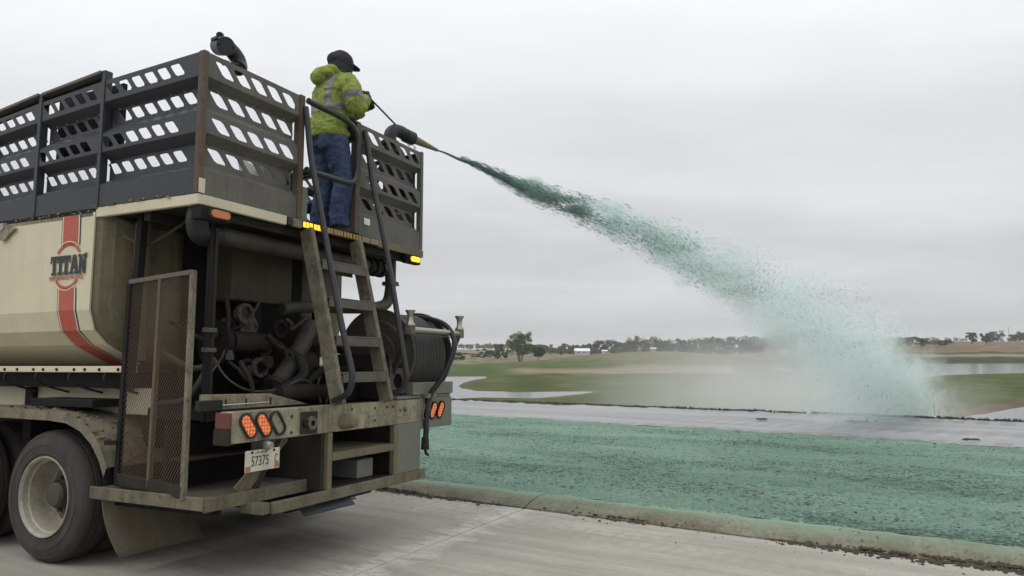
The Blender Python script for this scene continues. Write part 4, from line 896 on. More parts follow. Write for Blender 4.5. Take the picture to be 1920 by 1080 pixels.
for z in (1.665, 1.755):
    mb = M(); mb.lathe([(-0.003, 0.0), (-0.003, 0.036), (0.001, 0.036)], (0.865, 0.419, z), 'Y', 16); mb.build('bracket_hole', BLACK, truck)
pipe('suction_pipe', [(1.52, 0.38, 1.70), (1.35, 0.33, 1.52), (1.15, 0.28, 1.34), (0.98, 0.25, 1.20)], 0.070, GRIMEPIPE)
for a in ((1.22, 0.30, 1.41), (1.0, 0.255, 1.215)):
    mb = M(); c_ = Vector(a); d_ = Vector((0.20, 0.045, 0.17)).normalized() * 0.025; mb.tube([c_ - d_, c_ + d_], 0.088, 16); mb.build('pipe_clamp', GRIME, truck, 40)
mb = M(); mb.lathe([(0.0, 0.0), (0.0, 0.18), (0.05, 0.21), (0.16, 0.21), (0.20, 0.16), (0.20, 0.0)], (1.32, 0.45, 1.32), 'X', 26); mb.build('pump_housing', GRIME, truck, 35)
pipe('pump_outlet', [(1.42, 0.40, 1.50), (1.50, 0.30, 1.56), (1.65, 0.28, 1.55), (1.8, 0.3, 1.52)], 0.055, GRIME)
pipe('thick_hose', [(0.80, 0.02, 1.16), (1.0, -0.02, 1.175), (1.25, 0.0, 1.165), (1.5, 0.1, 1.19), (1.7, 0.2, 1.16)], 0.058, GRIME)
pipe('thick_hose', [(0.72, 0.14, 1.12), (0.95, 0.10, 1.20), (1.15, 0.12, 1.30), (1.2, 0.2, 1.42)], 0.04, BLACK)
pipe('thick_hose', [(1.15, 0.12, 1.20), (1.27, 0.06, 1.32), (1.42, 0.08, 1.36), (1.5, 0.2, 1.30)], 0.030, GRIME)
for pts in ([(0.45, 0.30, 1.42), (0.50, 0.22, 1.28), (0.62, 0.12, 1.19), (0.85, 0.06, 1.20), (1.0, 0.02, 1.26), (1.10, 0.0, 1.23), (1.02, -0.02, 1.19)],
            [(0.30, 0.15, 1.32), (0.52, 0.30, 1.42), (0.70, 0.45, 1.52)], [(1.10, -0.10, 1.09), (1.18, 0.0, 1.20), (1.27, 0.06, 1.30)], [(1.0, 0.25, 1.52), (1.12, 0.22, 1.46), (1.16, 0.22, 1.38)],
            [(1.16, -0.1, 1.09), (1.30, 0.0, 1.16), (1.38, 0.02, 1.21)], [(0.80, -0.05, 1.09), (0.82, 0.0, 1.18), (0.92, 0.04, 1.23)]):
    pipe('wiring', pts, 0.008, GRIMEPIPE, 6)
rq = random.Random(5)
for k in range(16):
    a = Vector((rq.uniform(0.45, 1.7), rq.uniform(0.05, 0.5), rq.uniform(1.1, 1.9))); b = a + Vector((rq.uniform(-0.5, 0.5), rq.uniform(-0.1, 0.3), rq.uniform(-0.6, 0.1))); b.z = max(1.09, b.z); b.y = min(0.70, b.y)
    m_ = (a + b) / 2 + Vector((rq.uniform(-0.12, 0.12), -0.06, -rq.uniform(0.05, 0.16))); m_.z = max(1.10, m_.z)
    pipe('machine_hose', [a, a.lerp(m_, 0.5) + Vector((0, -0.03, 0)), m_, b], rq.choice([0.012, 0.016, 0.022]), rq.choice([BLACK, GRIME, GRIMEPIPE]), 8)
for k in range(10):
    x, y, z = rq.uniform(0.55, 1.6), rq.uniform(0.2, 0.6), rq.uniform(1.15, 1.85)
    mb = M(); mb.lathe([(-0.015, 0.05), (-0.015, 0.075), (0.015, 0.075), (0.015, 0.05)], (x, y, z), 'Y', 16)
    for i in range(6): mb.box(x + 0.062 * math.cos(i * 1.047) - 0.007, x + 0.062 * math.cos(i * 1.047) + 0.007, y - 0.024, y - 0.0155, z + 0.062 * math.sin(i * 1.047) - 0.007, z + 0.062 * math.sin(i * 1.047) + 0.007)
    mb.build('bolted_flange', rq.choice([GRIME, GRIMEPIPE]), truck, 40)
for x0, x1, y0, y1, z0, z1 in ((0.55, 2.05, 0.95, 2.0, 0.30, 0.60), (0.75, 1.85, 2.1, 3.2, 0.28, 0.6), (0.95, 2.0, 0.05, 0.68, 0.30, 0.435)): box('underbody_shade_block', DARKSTEEL, truck, x0, x1, y0, y1, z0, z1, 0.03)  # boxes added low down to darken the ground beneath the truck
box('pump_bed', DARKSTEEL, truck, 0.30, 2.0, -0.02, 0.75, 1.0, 1.075)
box('battery_case', DARKSTEEL, truck, 1.40, 1.82, 0.02, 0.30, 1.08, 1.36, 0.01); box('battery_case', DARKSTEEL, truck, 1.30, 1.60, 0.32, 0.6, 1.08, 1.25, 0.01)
for k in range(14):
    x, y, z = rnd.uniform(0.5, 1.75), rnd.uniform(0.15, 0.6), rnd.uniform(1.1, 1.45)
    mb = M(); r = rnd.uniform(0.02, 0.05); mb.lathe([(0, 0), (0, r), (r * 1.6, r), (r * 1.6, r * 0.6), (r * 2.4, r * 0.6), (r * 2.4, 0)], (x, y, z), rnd.choice('XYZ'), 10); mb.build('pipe_fitting', rnd.choice([GRIME, GRIMEPIPE]), truck, 40)

# ---- marker lamps
box('lamp_bracket', DARKSTEEL, truck, 0.005, 0.24, -0.03, 0.06, 2.290, 2.378, 0.004)
def stadium(name, mat, parent, cx, cz, w, h, y, dep): return oval(name, mat, parent, cx, cz, h, w, math.pi / 2, y, dep)
o = stadium('marker_lamp', GRIME, truck, 0.145, 2.335, 0.185, 0.076, -0.031, 0.010); stadium('lens', AMBER_OFF, o, 0.145, 2.335, 0.150, 0.050, -0.0415, 0.012)
box('lamp_bracket', DARKSTEEL, truck, 2.33, 2.55, -0.012, 0.05, 2.305, 2.382, 0.004)
o = stadium('marker_lamp', DARKSTEEL, truck, 2.44, 2.345, 0.19, 0.072, -0.013, 0.010); stadium('lens', AMBER_ON, o, 2.44, 2.345, 0.14, 0.048, -0.0235, 0.012)

# ---- hose reel
reel = empty('hose_reel', (0, 0, 0), 0, truck); RC = (0.03, 1.465)
for x, s in ((1.955, 1), (2.545, -1)):
    mb = M(); mb.lathe([(0, 0.0), (-0.012*s, 0.0), (-0.012*s, 0.18), (-0.006*s, 0.19), (-0.016*s, 0.28), (-0.004*s, 0.29), (-0.004*s, 0.372), (-0.016*s, 0.382), (-0.010*s, 0.392), (0.012*s, 0.388), (0.012*s, 0.0)], (x, *RC), 'X', 48); mb.build('reel_flange', GRIMEPIPE if s > 0 else GRIME, reel, 30)
mb = M(); path = []
turns = 10
for i in range(turns * 28 + 1):
    a = 2 * math.pi * i / 28; path.append((1.985 + 0.53 * i / (turns * 28), RC[0] + 0.335 * math.cos(a), RC[1] + 0.335 * math.sin(a)))
mb.tube(path, 0.0265, 8); mb.build('wound_hose', plain('dusty_hose', (0.048, 0.047, 0.045), 0.6, 0, 14, 0.4), reel, 60)
mb = M(); mb.lathe([(0, 0.318), (0.58, 0.318)], (1.96, *RC), 'X', 32); mb.build('reel_drum', DARKSTEEL, reel, 40)
mb = M(); mb.tube(smoothpath([(2.46, RC[0] + 0.10, 1.81), (2.46, RC[0] - 0.15, 1.80), (2.43, -0.36, 1.73), (2.36, -0.50, 1.58), (2.30, -0.50, 1.42), (2.24, -0.43, 1.24), (2.20, -0.36, 1.12), (2.17, -0.345, 0.98), (2.16, -0.345, 0.80), (2.155, -0.34, 0.70)], 6), 0.024, 10); mb.build('loose_hose', BLACK, reel, 60)
mb = M(); mb.tube([(2.155, -0.34, 0.76), (2.155, -0.34, 0.66)], [0.030, 0.036], 12); mb.tube([(2.155, -0.34, 0.66), (2.175, -0.34, 0.62), (2.20, -0.345, 0.61)], 0.012, 8); mb.build('hose_coupling', GRIME, reel, 50)
box('hose_clip', GREENGREY, reel, 2.13, 2.28, -0.375, -0.33, 1.09, 1.13)
ry = -0.43
mb = M(); mb.tube([(1.80, ry, 1.655), (2.55, ry, 1.655)], 0.026, 12); mb.build('guide_roller', CHROME, reel, 50)
mb = M(); mb.beam((1.78, ry, 1.618), (2.56, ry, 1.618), 0.03, 0.01); mb.build('guide_bar', GRIMEPIPE, reel)
for x in (1.77, 2.565):
    mb = M(); mb.lathe([(0.0, 0.040), (0.012, 0.040), (0.03, 0.026), (0.07, 0.022), (0.10, 0.030), (0.115, 0.042), (0.125, 0.042), (0.125, 0.0)], (x, ry, 1.69), 'Z', 16); mb.build('guide_spool', CHROME, reel, 40)
    box('guide_block', LADDER, reel, x - 0.035, x + 0.035, ry - 0.03, ry + 0.03, 1.615, 1.689)
    mb = M(); mb.beam((x + (0.0 if x < 2 else 0.02), ry + 0.02, 1.63), (x + 0.01, -0.22, 1.20), 0.035, 0.03); mb.build('guide_arm', GRIME if x < 2 else BLACKTUBE, reel)
# reel stand plate with a window and an oval opening
mb = M()
for b_ in ((1.72, 1.745, 1.14, 1.42), (1.93, 1.965, 1.14, 1.42), (1.745, 1.93, 1.39, 1.42), (1.745, 1.93, 1.315, 1.345), (1.745, 1.93, 1.14, 1.165)): mb.box(b_[0], b_[1], -0.275, -0.262, b_[2], b_[3])
ov = [(1.835 + 0.062 * math.cos(a), -0.275, 1.24 + 0.062 * math.sin(a)) for a in [2 * math.pi * i / 20 for i in range(20)]]
sq = [(1.8375 + 0.0925 * max(-1, min(1, 1.45 * math.cos(a))), -0.275, 1.24 + 0.075 * max(-1, min(1, 1.45 * math.sin(a)))) for a in [2 * math.pi * i / 20 for i in range(20)]]
mb.add(ov + sq, [(i, (i + 1) % 20, (i + 1) % 20 + 20, i + 20) for i in range(20)]); mb.build('stand_plate', GRIMEPIPE, reel)
box('stand_leg', GRIME, reel, 1.72, 1.76, -0.26, 0.3, 1.10, 1.46); box('stand_leg', GRIME, reel, 2.57, 2.60, -0.1, 0.25, 1.22, 1.5)
box('reel_base', GREENGREY, reel, 1.97, 2.62, -0.335, 0.30, 1.12, 1.225, 0.005); box('reel_base', GREENGREY, reel, 1.76, 2.60, -0.318, 0.28, 1.092, 1.118, 0.003)
# ---- discharge gun on the right of the deck
gun = empty('discharge_gun', (0, 0, 0), 0, truck)
TIP = Vector((2.935, 0.054, 3.524)); GD = Vector((0.974, -0.215, -0.10)).normalized()
n0 = TIP - GD * 0.36
mb = M(); mb.tube([n0, n0 + GD * 0.05, TIP - GD * 0.02, TIP], [0.040, 0.041, 0.017, 0.014], 18); mb.build('nozzle', paint('tan_nozzle', (0.22, 0.19, 0.11), (0.10, 0.085, 0.05), 0.6), gun, 50)
mb = M(); mb.tube([n0 - GD * 0.09, n0 + GD * 0.015], 0.066, 18); mb.build('coupling', BLACK, gun, 40)
mb = M(); mb.tube(smoothpath([n0 - GD * 0.08, n0 - GD * 0.14 + Vector((0, 0, 0.012)), n0 - GD * 0.22 + Vector((0, 0, 0.0)), n0 - GD * 0.275 + Vector((0, 0, -0.055)), n0 - GD * 0.28 + Vector((0, 0, -0.14))]), 0.060, 18); mb.build('gun_elbow', BLACK, gun, 60)
c0 = n0 - GD * 0.28
mb = M(); mb.lathe([(0, 0.06), (0.0, 0.085), (0.03, 0.085), (0.03, 0.06)], (c0.x, c0.y, c0.z - 0.16), 'Z', 20); mb.build('swivel_ring', GRIME, gun, 40)
mb = M(); mb.tube([(c0.x, c0.y, c0.z - 0.12), (c0.x, c0.y, 2.45)], 0.058, 16); mb.build('gun_riser', DARKSTEEL, gun, 50)
mb = M(); mb.tube(smoothpath([(c0.x + 0.02, c0.y + 0.05, c0.z - 0.22), (c0.x + 0.14, c0.y + 0.05, c0.z - 0.16), (c0.x + 0.25, c0.y + 0.05, c0.z - 0.24), (c0.x + 0.26, c0.y + 0.05, c0.z - 0.5)]), 0.055, 12); mb.build('feed_hose', BLACK, gun, 60)
for d_ in (0.02, -0.06):
    q = n0 + GD * d_; mb = M(); mb.tube([q + Vector((0, 0, -0.06)), q + Vector((0.01, -0.01, -0.095)), q + Vector((0.035, -0.01, -0.09)), q + Vector((0.03, 0, -0.06))], 0.004, 6); mb.build('cam_ring', CHROME, gun)

# ================================================================== hose end lying on the railing corner
def TW(x, y, z): return Vector((OX + x * math.cos(TH) - y * math.sin(TH), OY + x * math.sin(TH) + y * math.cos(TH), z))
he = empty('hose_end', TW(0.20, 0.03, 3.392), TH); tag(he, 'black curved hose end with open coupling resting on the railing corner', 'hose')
mb = M(); mb.tube(smoothpath([(-0.01, 0.05, 0.120), (0.04, 0.075, 0.150), (0.11, 0.08, 0.150), (0.165, 0.07, 0.105), (0.170, 0.05, 0.045), (0.13, 0.02, 0.012)], 6), 0.052, 16); mb.build('bend', BLACK, he, 60)
ax = Vector((-0.16, -0.40, -0.14)).normalized(); c0_ = Vector((0.0, 0.065, 0.128))
mb = M(); prv = [c0_, c0_ + ax * 0.125, c0_ + ax * 0.126, c0_ + ax * 0.012]
mb.tube(prv, [0.062, 0.062, 0.046, 0.044], 20, False); mb.tube([c0_ + ax * 0.012, c0_ + ax * 0.011], 0.046, 20); mb.build('coupling', RAIL, he, 40)
for s_ in (-1, 1):
    mb = M(); p = c0_ + Vector((0.065 * s_, 0, 0.02)); mb.beam(p, p + ax * 0.11 + Vector((0, 0, 0.015)), 0.016, 0.022); mb.build('cam_lever', BLACK, he, None, 0.003)
mb = M(); mb.tube([(-0.035, 0.03, 0.185), (-0.005, 0.05, 0.200)], 0.022, 10); mb.build('strap', BLACK, he, 50)
mb = M()
for i in range(70):
    p = Vector((rnd.uniform(0.02, 0.16), rnd.uniform(-0.01, 0.05), rnd.uniform(0.0, 0.03) * (1 - 3 * 0))); r_ = rnd.uniform(0.006, 0.02)
    mb.add([p + Vector((rnd.uniform(-r_, r_) * 2, rnd.uniform(-r_, r_), rnd.uniform(-r_, r_) * 0.7)) for _ in range(5)], [(0,1,2),(0,2,3),(0,3,4),(1,2,4),(2,3,4),(0,1,4)])
tag(mb.build('caked_soil', MUD, he), kind='stuff')

# ================================================================== the operator
PH = R(44)
person = empty('person', TW(1.50, 0.20, 2.446), -PH)
tag(person, 'person in dirty yellow-green work jacket and jeans standing on the truck deck', 'person')
def fuse(name, mb, vox, mat, parent, smooth_it=6, fold=0.0, fs=9.0, seed=0.0, shape=None):
    me = bpy.data.meshes.new(name); me.from_pydata([tuple(v) for v in mb.v], [], mb.f); me.update()
    tmp = bpy.data.objects.new('tmp', me); col.objects.link(tmp)
    m = tmp.modifiers.new('r', 'REMESH'); m.mode = 'VOXEL'; m.voxel_size = vox
    m = tmp.modifiers.new('s', 'SMOOTH'); m.factor = 0.5; m.iterations = smooth_it
    dg = bpy.context.evaluated_depsgraph_get(); out = bpy.data.meshes.new_from_object(tmp.evaluated_get(dg)); bpy.data.objects.remove(tmp); out.name = name
    if fold:
        ns = [v.normal.copy() for v in out.vertices]
        for v, n_ in zip(out.vertices, ns):
            p = v.co; w = fbm(p.x * fs, p.y * fs, p.z * fs * 1.5 + seed, 3)
            ridge = 1 - abs(noise.noise(Vector((p.x * fs * 0.8, p.y * fs * 0.8, p.z * fs * 1.3 + 3.1 + seed)))) * 2
            v.co = p + n_ * fold * (0.6 * w + 0.5 * max(0, ridge) ** 3)
    out.shade_smooth() if hasattr(out, 'shade_smooth') else None
    return link(name, out, mat, parent)
def ell(mb, c, r, n=14, k=9):
    c = Vector(c); prof_ = []
    vs = [c + Vector((0, 0, -r[2]))]
    for i in range(1, k):
        a = math.pi * i / k - math.pi / 2
        for j in range(n):
            b = 2 * math.pi * j / n; vs.append(c + Vector((r[0] * math.cos(a) * math.cos(b), r[1] * math.cos(a) * math.sin(b), r[2] * math.sin(a))))
    vs.append(c + Vector((0, 0, r[2]))); f = []
    for j in range(n): f.append((0, 1 + (j + 1) % n, 1 + j)); f.append((len(vs) - 1, 1 + (k - 2) * n + j, 1 + (k - 2) * n + (j + 1) % n))
    for i in range(k - 2):
        for j in range(n): f.append((1 + i*n + j, 1 + i*n + (j+1)%n, 1 + (i+1)*n + (j+1)%n, 1 + (i+1)*n + j))
    mb.add(vs, f)
# local axes: x = the person's right, y = forward, z = up.
def chain(mb, pts, rad, k=5, n=14):
    P = smoothpath(pts, k); rs = []
    for i in range(len(P)):
        t = i / (len(P) - 1) * (len(rad) - 1); a = min(int(t), len(rad) - 2); f = t - a
        A, B = rad[a], rad[a + 1]; A = A if isinstance(A, tuple) else (A, A); B = B if isinstance(B, tuple) else (B, B); rs.append((A[0] + (B[0] - A[0]) * f, A[1] + (B[1] - A[1]) * f))
    mb.tube(P, rs, n)
def torso(mb, rows, n=22):                      # rows: (z, cx, cy, rx, ry)
    vs = []
    for z, cx, cy_, rx, ry in rows:
        for j in range(n):
            a = 2 * math.pi * j / n; vs.append((cx + rx * math.copysign(abs(math.cos(a)) ** 0.85, math.cos(a)), cy_ + ry * math.copysign(abs(math.sin(a)) ** 0.85, math.sin(a)), z))
    k = len(rows); mb.add(vs, [(i*n+j, i*n+(j+1)%n, (i+1)*n+(j+1)%n, (i+1)*n+j) for i in range(k-1) for j in range(n)] + [tuple(range(n-1, -1, -1)), tuple((k-1)*n+j for j in range(n))])
SH = {1: (0.185, 0.015, 1.285), -1: (-0.185, 0.02, 1.285)}
EL = {1: (0.262, 0.045, 1.055), -1: (-0.22, 0.16, 1.06)}
WR = {1: (0.150, 0.215, 1.165), -1: (-0.02, 0.31, 1.145)}
HP = {1: Vector((0.105, 0.275, 1.215)), -1: Vector((0.0, 0.345, 1.175))}
SKIN = plain('skin', (0.30, 0.17, 0.12), 0.6)
# body: one continuous figure underneath the clothes
mb = M(); torso(mb, [(0.78, 0, -0.01, 0.15, 0.095), (0.90, 0, -0.01, 0.135, 0.09), (1.05, 0, 0, 0.145, 0.095), (1.20, 0, 0.01, 0.165, 0.10), (1.30, 0, 0.015, 0.14, 0.085), (1.345, 0, 0.03, 0.06, 0.06)])
chain(mb, [(0, 0.03, 1.32), (0, 0.05, 1.38), (0, 0.07, 1.42)], [0.055, 0.052, 0.05])
ell(mb, (0, 0.085, 1.478), (0.072, 0.090, 0.102)); ell(mb, (0, 0.130, 1.425), (0.040, 0.040, 0.036)); ell(mb, (0, 0.178, 1.458), (0.014, 0.018, 0.024))
for s in (1, -1):
    chain(mb, [SH[s], EL[s], WR[s], tuple(HP[s])], [0.052, 0.042, 0.032, 0.026]); chain(mb, [(0.09 * s, 0, 0.80), (0.105 * s, 0.02 + 0.02 * s, 0.43), (0.11 * s, 0.0 + 0.03 * s, 0.06)], [0.085, 0.055, 0.04])
    ell(mb, (0.074 * s, 0.075, 1.47), (0.010, 0.022, 0.032)); ell(mb, (0.026 * s, 0.166, 1.484), (0.012, 0.008, 0.008))
fuse('body', mb, 0.012, SKIN, person, 2)
# jeans
def mat_jeans():
    m, t = new_mat('worn_denim'); oc = N(t, 'ShaderNodeTexCoord').outputs['Object']; a = NOISE(t, oc, 7, 6, 0.65); b = NOISE(t, oc, 40, 4, 0.6)
    c = MIX(t, RAMP(t, a, (0.35, 0), (0.68, 1)), (0.026, 0.038, 0.082), (0.066, 0.092, 0.165)); c = MIX(t, MA(t, 'MULTIPLY', RAMP(t, b, (0.55, 0), (0.75, 1)), 0.4), c, (0.13, 0.14, 0.16))
    finish(t, c, 0.9, 0, MA(t, 'ADD', a, b), 0.6, 0.012, spec=0.15); return m
mb = M(); torso(mb, [(0.72, 0, -0.02, 0.155, 0.115), (0.80, 0, -0.02, 0.172, 0.128), (0.90, 0, -0.01, 0.165, 0.118)])
ell(mb, (0.07, -0.085, 0.765), (0.085, 0.075, 0.10)); ell(mb, (-0.07, -0.085, 0.765), (0.085, 0.075, 0.10))
for s in (1, -1):
    chain(mb, [(0.088 * s, -0.02, 0.80), (0.098 * s, 0.0 + 0.012 * s, 0.62), (0.108 * s, 0.03 + 0.02 * s, 0.43), (0.112 * s, 0.0 + 0.02 * s, 0.22), (0.115 * s, -0.005 + 0.03 * s, 0.055)], [(0.105, 0.112), (0.097, 0.10), (0.080, 0.086), (0.076, 0.080), (0.078, 0.085)], 5, 16)
fuse('jeans', mb, 0.0105, mat_jeans(), person, 4, 0.013, 12.0, 2.0)
# boots
for s in (1, -1):
    mb = M(); f0 = 0.03 * s; ell(mb, (0.118 * s, 0.055 + f0, 0.035), (0.045, 0.115, 0.036)); ell(mb, (0.115 * s, -0.01 + f0, 0.06), (0.043, 0.055, 0.06)); mb.box(0.118*s - 0.043, 0.118*s + 0.043, -0.055 + f0, 0.155 + f0, 0.0, 0.018)
    fuse('boot', mb, 0.009, plain('boot_leather', (0.035, 0.030, 0.026), 0.7), person, 2)
# jacket
def mat_jacket():
    m, t = new_mat('dirty_hi_vis_cloth'); oc = N(t, 'ShaderNodeTexCoord').outputs['Object']; a = NOISE(t, oc, 4.5, 7, 0.68, 0.5); b = NOISE(t, oc, 13, 6, 0.7, 0.4); f = NOISE(t, oc, 70, 3, 0.6)
    c = MIX(t, RAMP(t, a, (0.32, 0), (0.66, 1)), (0.190, 0.240, 0.050), (0.300, 0.365, 0.085)); c = MIX(t, RAMP(t, b, (0.52, 0), (0.68, 0.85)), c, (0.085, 0.095, 0.030))
    sp = NOISE(t, oc, 22, 4, 0.7); c = MIX(t, RAMP(t, sp, (0.66, 0), (0.70, 0.9)), c, (0.030, 0.032, 0.018))
    finish(t, c, 0.85, 0, MA(t, 'ADD', b, f), 0.7, 0.02, spec=0.2); return m
JACKET = mat_jacket(); BAND = plain('grey_reflective_tape', (0.155, 0.155, 0.140), 0.45, 0, 18, 0.3)
mb = M(); torso(mb, [(0.800, 0, -0.015, 0.192, 0.158), (0.830, 0, -0.015, 0.200, 0.164), (0.92, 0, -0.01, 0.192, 0.156), (1.02, 0, 0.0, 0.186, 0.150), (1.12, 0, 0.0, 0.194, 0.150), (1.22, 0, 0.005, 0.194, 0.142), (1.29, 0, 0.01, 0.170, 0.120), (1.335, 0, 0.02, 0.125, 0.10), (1.375, 0, 0.035, 0.085, 0.085)])
for s in (1, -1): chain(mb, [(SH[s][0] * 0.88, SH[s][1], SH[s][2] - 0.01), ((SH[s][0] + EL[s][0]) / 2 + 0.02 * s, (SH[s][1] + EL[s][1]) / 2 - 0.01, (SH[s][2] + EL[s][2]) / 2), EL[s], ((EL[s][0] + WR[s][0]) / 2, (EL[s][1] + WR[s][1]) / 2 + 0.01, (EL[s][2] + WR[s][2]) / 2 - 0.01), WR[s]], [0.086, 0.082, 0.078, 0.066, 0.052], 5, 16)
ell(mb, (0, -0.105, 1.335), (0.135, 0.075, 0.062)); ell(mb, (0.06, -0.07, 1.365), (0.075, 0.07, 0.045)); ell(mb, (-0.06, -0.07, 1.365), (0.075, 0.07, 0.045)); ell(mb, (0, -0.145, 1.305), (0.085, 0.05, 0.065))
jk = fuse('jacket', mb, 0.0085, JACKET, person, 4, 0.015, 11.0, 0.0)
def seg_d(p, a, b):
    a, b = Vector(a), Vector(b); t = max(0, min(1, (p - a).dot(b - a) / (b - a).length_squared)); return t, (p - a - (b - a) * t).length
def is_band(p):
    arm = any(seg_d(p, SH[s], EL[s])[1] < 0.115 and abs(p.x) > 0.19 and p.y > -0.02 or seg_d(p, EL[s], WR[s])[1] < 0.105 and p.y > 0.1 for s in (1, -1))
    for s in (1, -1):
        t, d = seg_d(p, SH[s], EL[s])
        if d < 0.125 and 0.66 < t < 0.90 and p.x * s > 0.19: return True
    if 1.005 < p.z < 1.065 and abs(p.x) < 0.23 and not (p.y > 0.16): return not (seg_d(p, EL[1], WR[1])[1] < 0.09 or seg_d(p, EL[-1], WR[-1])[1] < 0.09)
    if p.z > 1.06 and p.z < 1.30 and p.y < 0.14 and 0.095 < abs(p.x) < 0.150 and not (seg_d(p, EL[1], WR[1])[1] < 0.09): return True
    return False
me = jk.data; vs = [v.co.copy() for v in me.vertices]; fb, fo = [], []
for pl_ in me.polygons: (fb if is_band(pl_.center) else fo).append(tuple(pl_.vertices))
def sub(name, faces, mat, parent, off=0.0):
    used = sorted({i for f in faces for i in f}); ix = {a: b for b, a in enumerate(used)}
    m2 = bpy.data.meshes.new(name); m2.from_pydata([tuple(vs[i] + me.vertices[i].normal * off) for i in used], [], [tuple(ix[i] for i in f) for f in faces]); m2.update(); m2.shade_smooth()
    return link(name, m2, mat, parent)
sub('reflective_band', fb, BAND, jk, 0.0025)
# dark lining hem and inner layer seen below the jacket's front
mb = M(); torso(mb, [(0.80, 0.0, 0.02, 0.190, 0.150), (0.88, 0.0, 0.02, 0.195, 0.152), (0.98, 0.0, 0.03, 0.185, 0.150)]); fuse('inner_layer', mb, 0.012, plain('black_cloth', (0.016, 0.016, 0.018), 0.9), person, 4, 0.006)
# knitted black hood and cap peak
HOODM = plain('black_knit', (0.028, 0.027, 0.030), 0.95, 0, 45, 0.5)
mb = M(); ell(mb, (0, 0.075, 1.492), (0.092, 0.112, 0.108)); ell(mb, (0, 0.045, 1.43), (0.090, 0.095, 0.085)); ell(mb, (0, 0.03, 1.375), (0.098, 0.095, 0.050)); ell(mb, (0, 0.115, 1.415), (0.062, 0.055, 0.045)); ell(mb, (0, -0.005, 1.50), (0.06, 0.05, 0.06))
fuse('hood', mb, 0.009, HOODM, person, 4, 0.007, 14.0, 4.0)
mb = M(); pk = []
for i in range(9):
    a = R(-62 + 124 * i / 8)
    pk += [(0.072 * math.sin(a), 0.085 + 0.085 * math.cos(a), 1.500), (0.068 * math.sin(a), 0.095 + 0.165 * math.cos(a), 1.488 - 0.012 * math.cos(a))]
mb.add(pk, [(2*i, 2*i+1, 2*i+3, 2*i+2) for i in range(8)]); mb.build('cap_peak', HOODM, person, 60, 0, 0.008)
# gloved hands: palm, four curled fingers and a thumb around the lever
GLOVE = plain('black_glove', (0.024, 0.024, 0.026), 0.75, 0, 40, 0.4)
GRIP0 = Vector((0.03, 0.34, 1.215)); WP = None
for s in (1, -1):
    mb = M(); h = HP[s]; w = Vector(WR[s]); d = (h - w).normalized(); side = Vector((0.15 * s, -0.05, 1)).normalized(); side = (side - d * side.dot(d)).normalized(); pal = d.cross(side).normalized() * (1 if s > 0 else 1)
    if pal.dot(Vector((-s, 0.6, 0))) < 0: pal = -pal
    chain(mb, [tuple(w - d * 0.02), tuple(w + d * 0.02), tuple(h)], [(0.034, 0.034), (0.032, 0.026), (0.040, 0.022)], 4, 12); ell(mb, tuple(h), (0.030, 0.034, 0.042))
    for q, ln in zip((-0.034, -0.011, 0.011, 0.034), (0.055, 0.066, 0.070, 0.062)):
        b0 = h + side * q + d * 0.012; chain(mb, [tuple(b0), tuple(b0 + d * ln * 0.55), tuple(b0 + d * ln * 0.65 + pal * ln * 0.5), tuple(b0 + d * ln * 0.2 + pal * ln * 0.7)], [0.0115, 0.0105, 0.010, 0.009], 3, 8)
    b0 = h + side * 0.03 - d * 0.015; chain(mb, [tuple(b0), tuple(b0 + side * 0.022 + pal * 0.028), tuple(b0 + side * 0.018 + pal * 0.05 + d * 0.02)], [0.014, 0.012, 0.010], 3, 8)
    fuse('glove', mb, 0.006, GLOVE, person, 1)
# control rod from the hands to the gun (a part of the gun)
Rp = Matrix.Rotation(-PH, 4, 'Z'); pw = Rp @ (HP[1] + Vector((0.0, 0.035, -0.005))) + person.location
Ti = (Matrix.Translation((OX, OY, 0)) @ Matrix.Rotation(TH, 4, 'Z')).inverted()
pr = Ti @ pw; el_ = n0 - GD * 0.20 + Vector((0, 0, 0.055)); bk = pr + (pr - el_).normalized() * 0.10
M().tube([bk, pr, el_], 0.0085, 8).build('control_rod', BLACKTUBE, gun, 60)

# ================================================================== slurry spray
HD = R(50)                                           # local x runs along the jet
tipw = TW(*TIP)
ZC = [(0, 0), (0.64, -0.035), (1.17, -0.11), (2.08, -0.18), (3.28, -0.26), (4.76, -0.40), (6.59, -0.63), (8.95, -0.98), (12.08, -1.46), (15.9, -2.16), (17.8, -2.68), (19.2, -3.5), (20.2, -4.5), (20.6, -4.5)]
RD = [(0, 0.013), (0.3, 0.026), (0.64, 0.045), (1.17, 0.085), (2.08, 0.145), (3.28, 0.24), (4.76, 0.35), (6.59, 0.47), (8.95, 0.66), (12.08, 0.92), (15.9, 1.10), (20.6, 1.15)]
SLURRY = plain('green_slurry', (0.140, 0.225, 0.195), 0.6, 0, 8, 0.35); SLURRY2 = plain('pale_green_slurry', (0.34, 0.455, 0.41), 0.8, 0, 8, 0.3)
spray = empty('slurry_spray', tipw, HD); tag(spray, 'green slurry jet arcing from the nozzle and breaking into mist', 'spray', kind='stuff')
r = random.Random(99)
def flake(mb, p, d, L, wd):
    d = d.normalized(); u = d.cross(Vector((r.uniform(-1, 1), r.uniform(-1, 1), r.uniform(-1, 1)))).normalized(); v = d.cross(u)
    mb.add([p - d * L, p + u * wd, p + v * wd, p - u * wd, p - v * wd, p + d * L], [(0,2,1),(0,3,2),(0,4,3),(0,1,4),(5,1,2),(5,2,3),(5,3,4),(5,4,1)])
def clump(s, a): return fbm(s * 2.1, a * 2.2, 2.7, 4)
core = M(); pts = []; rads = []
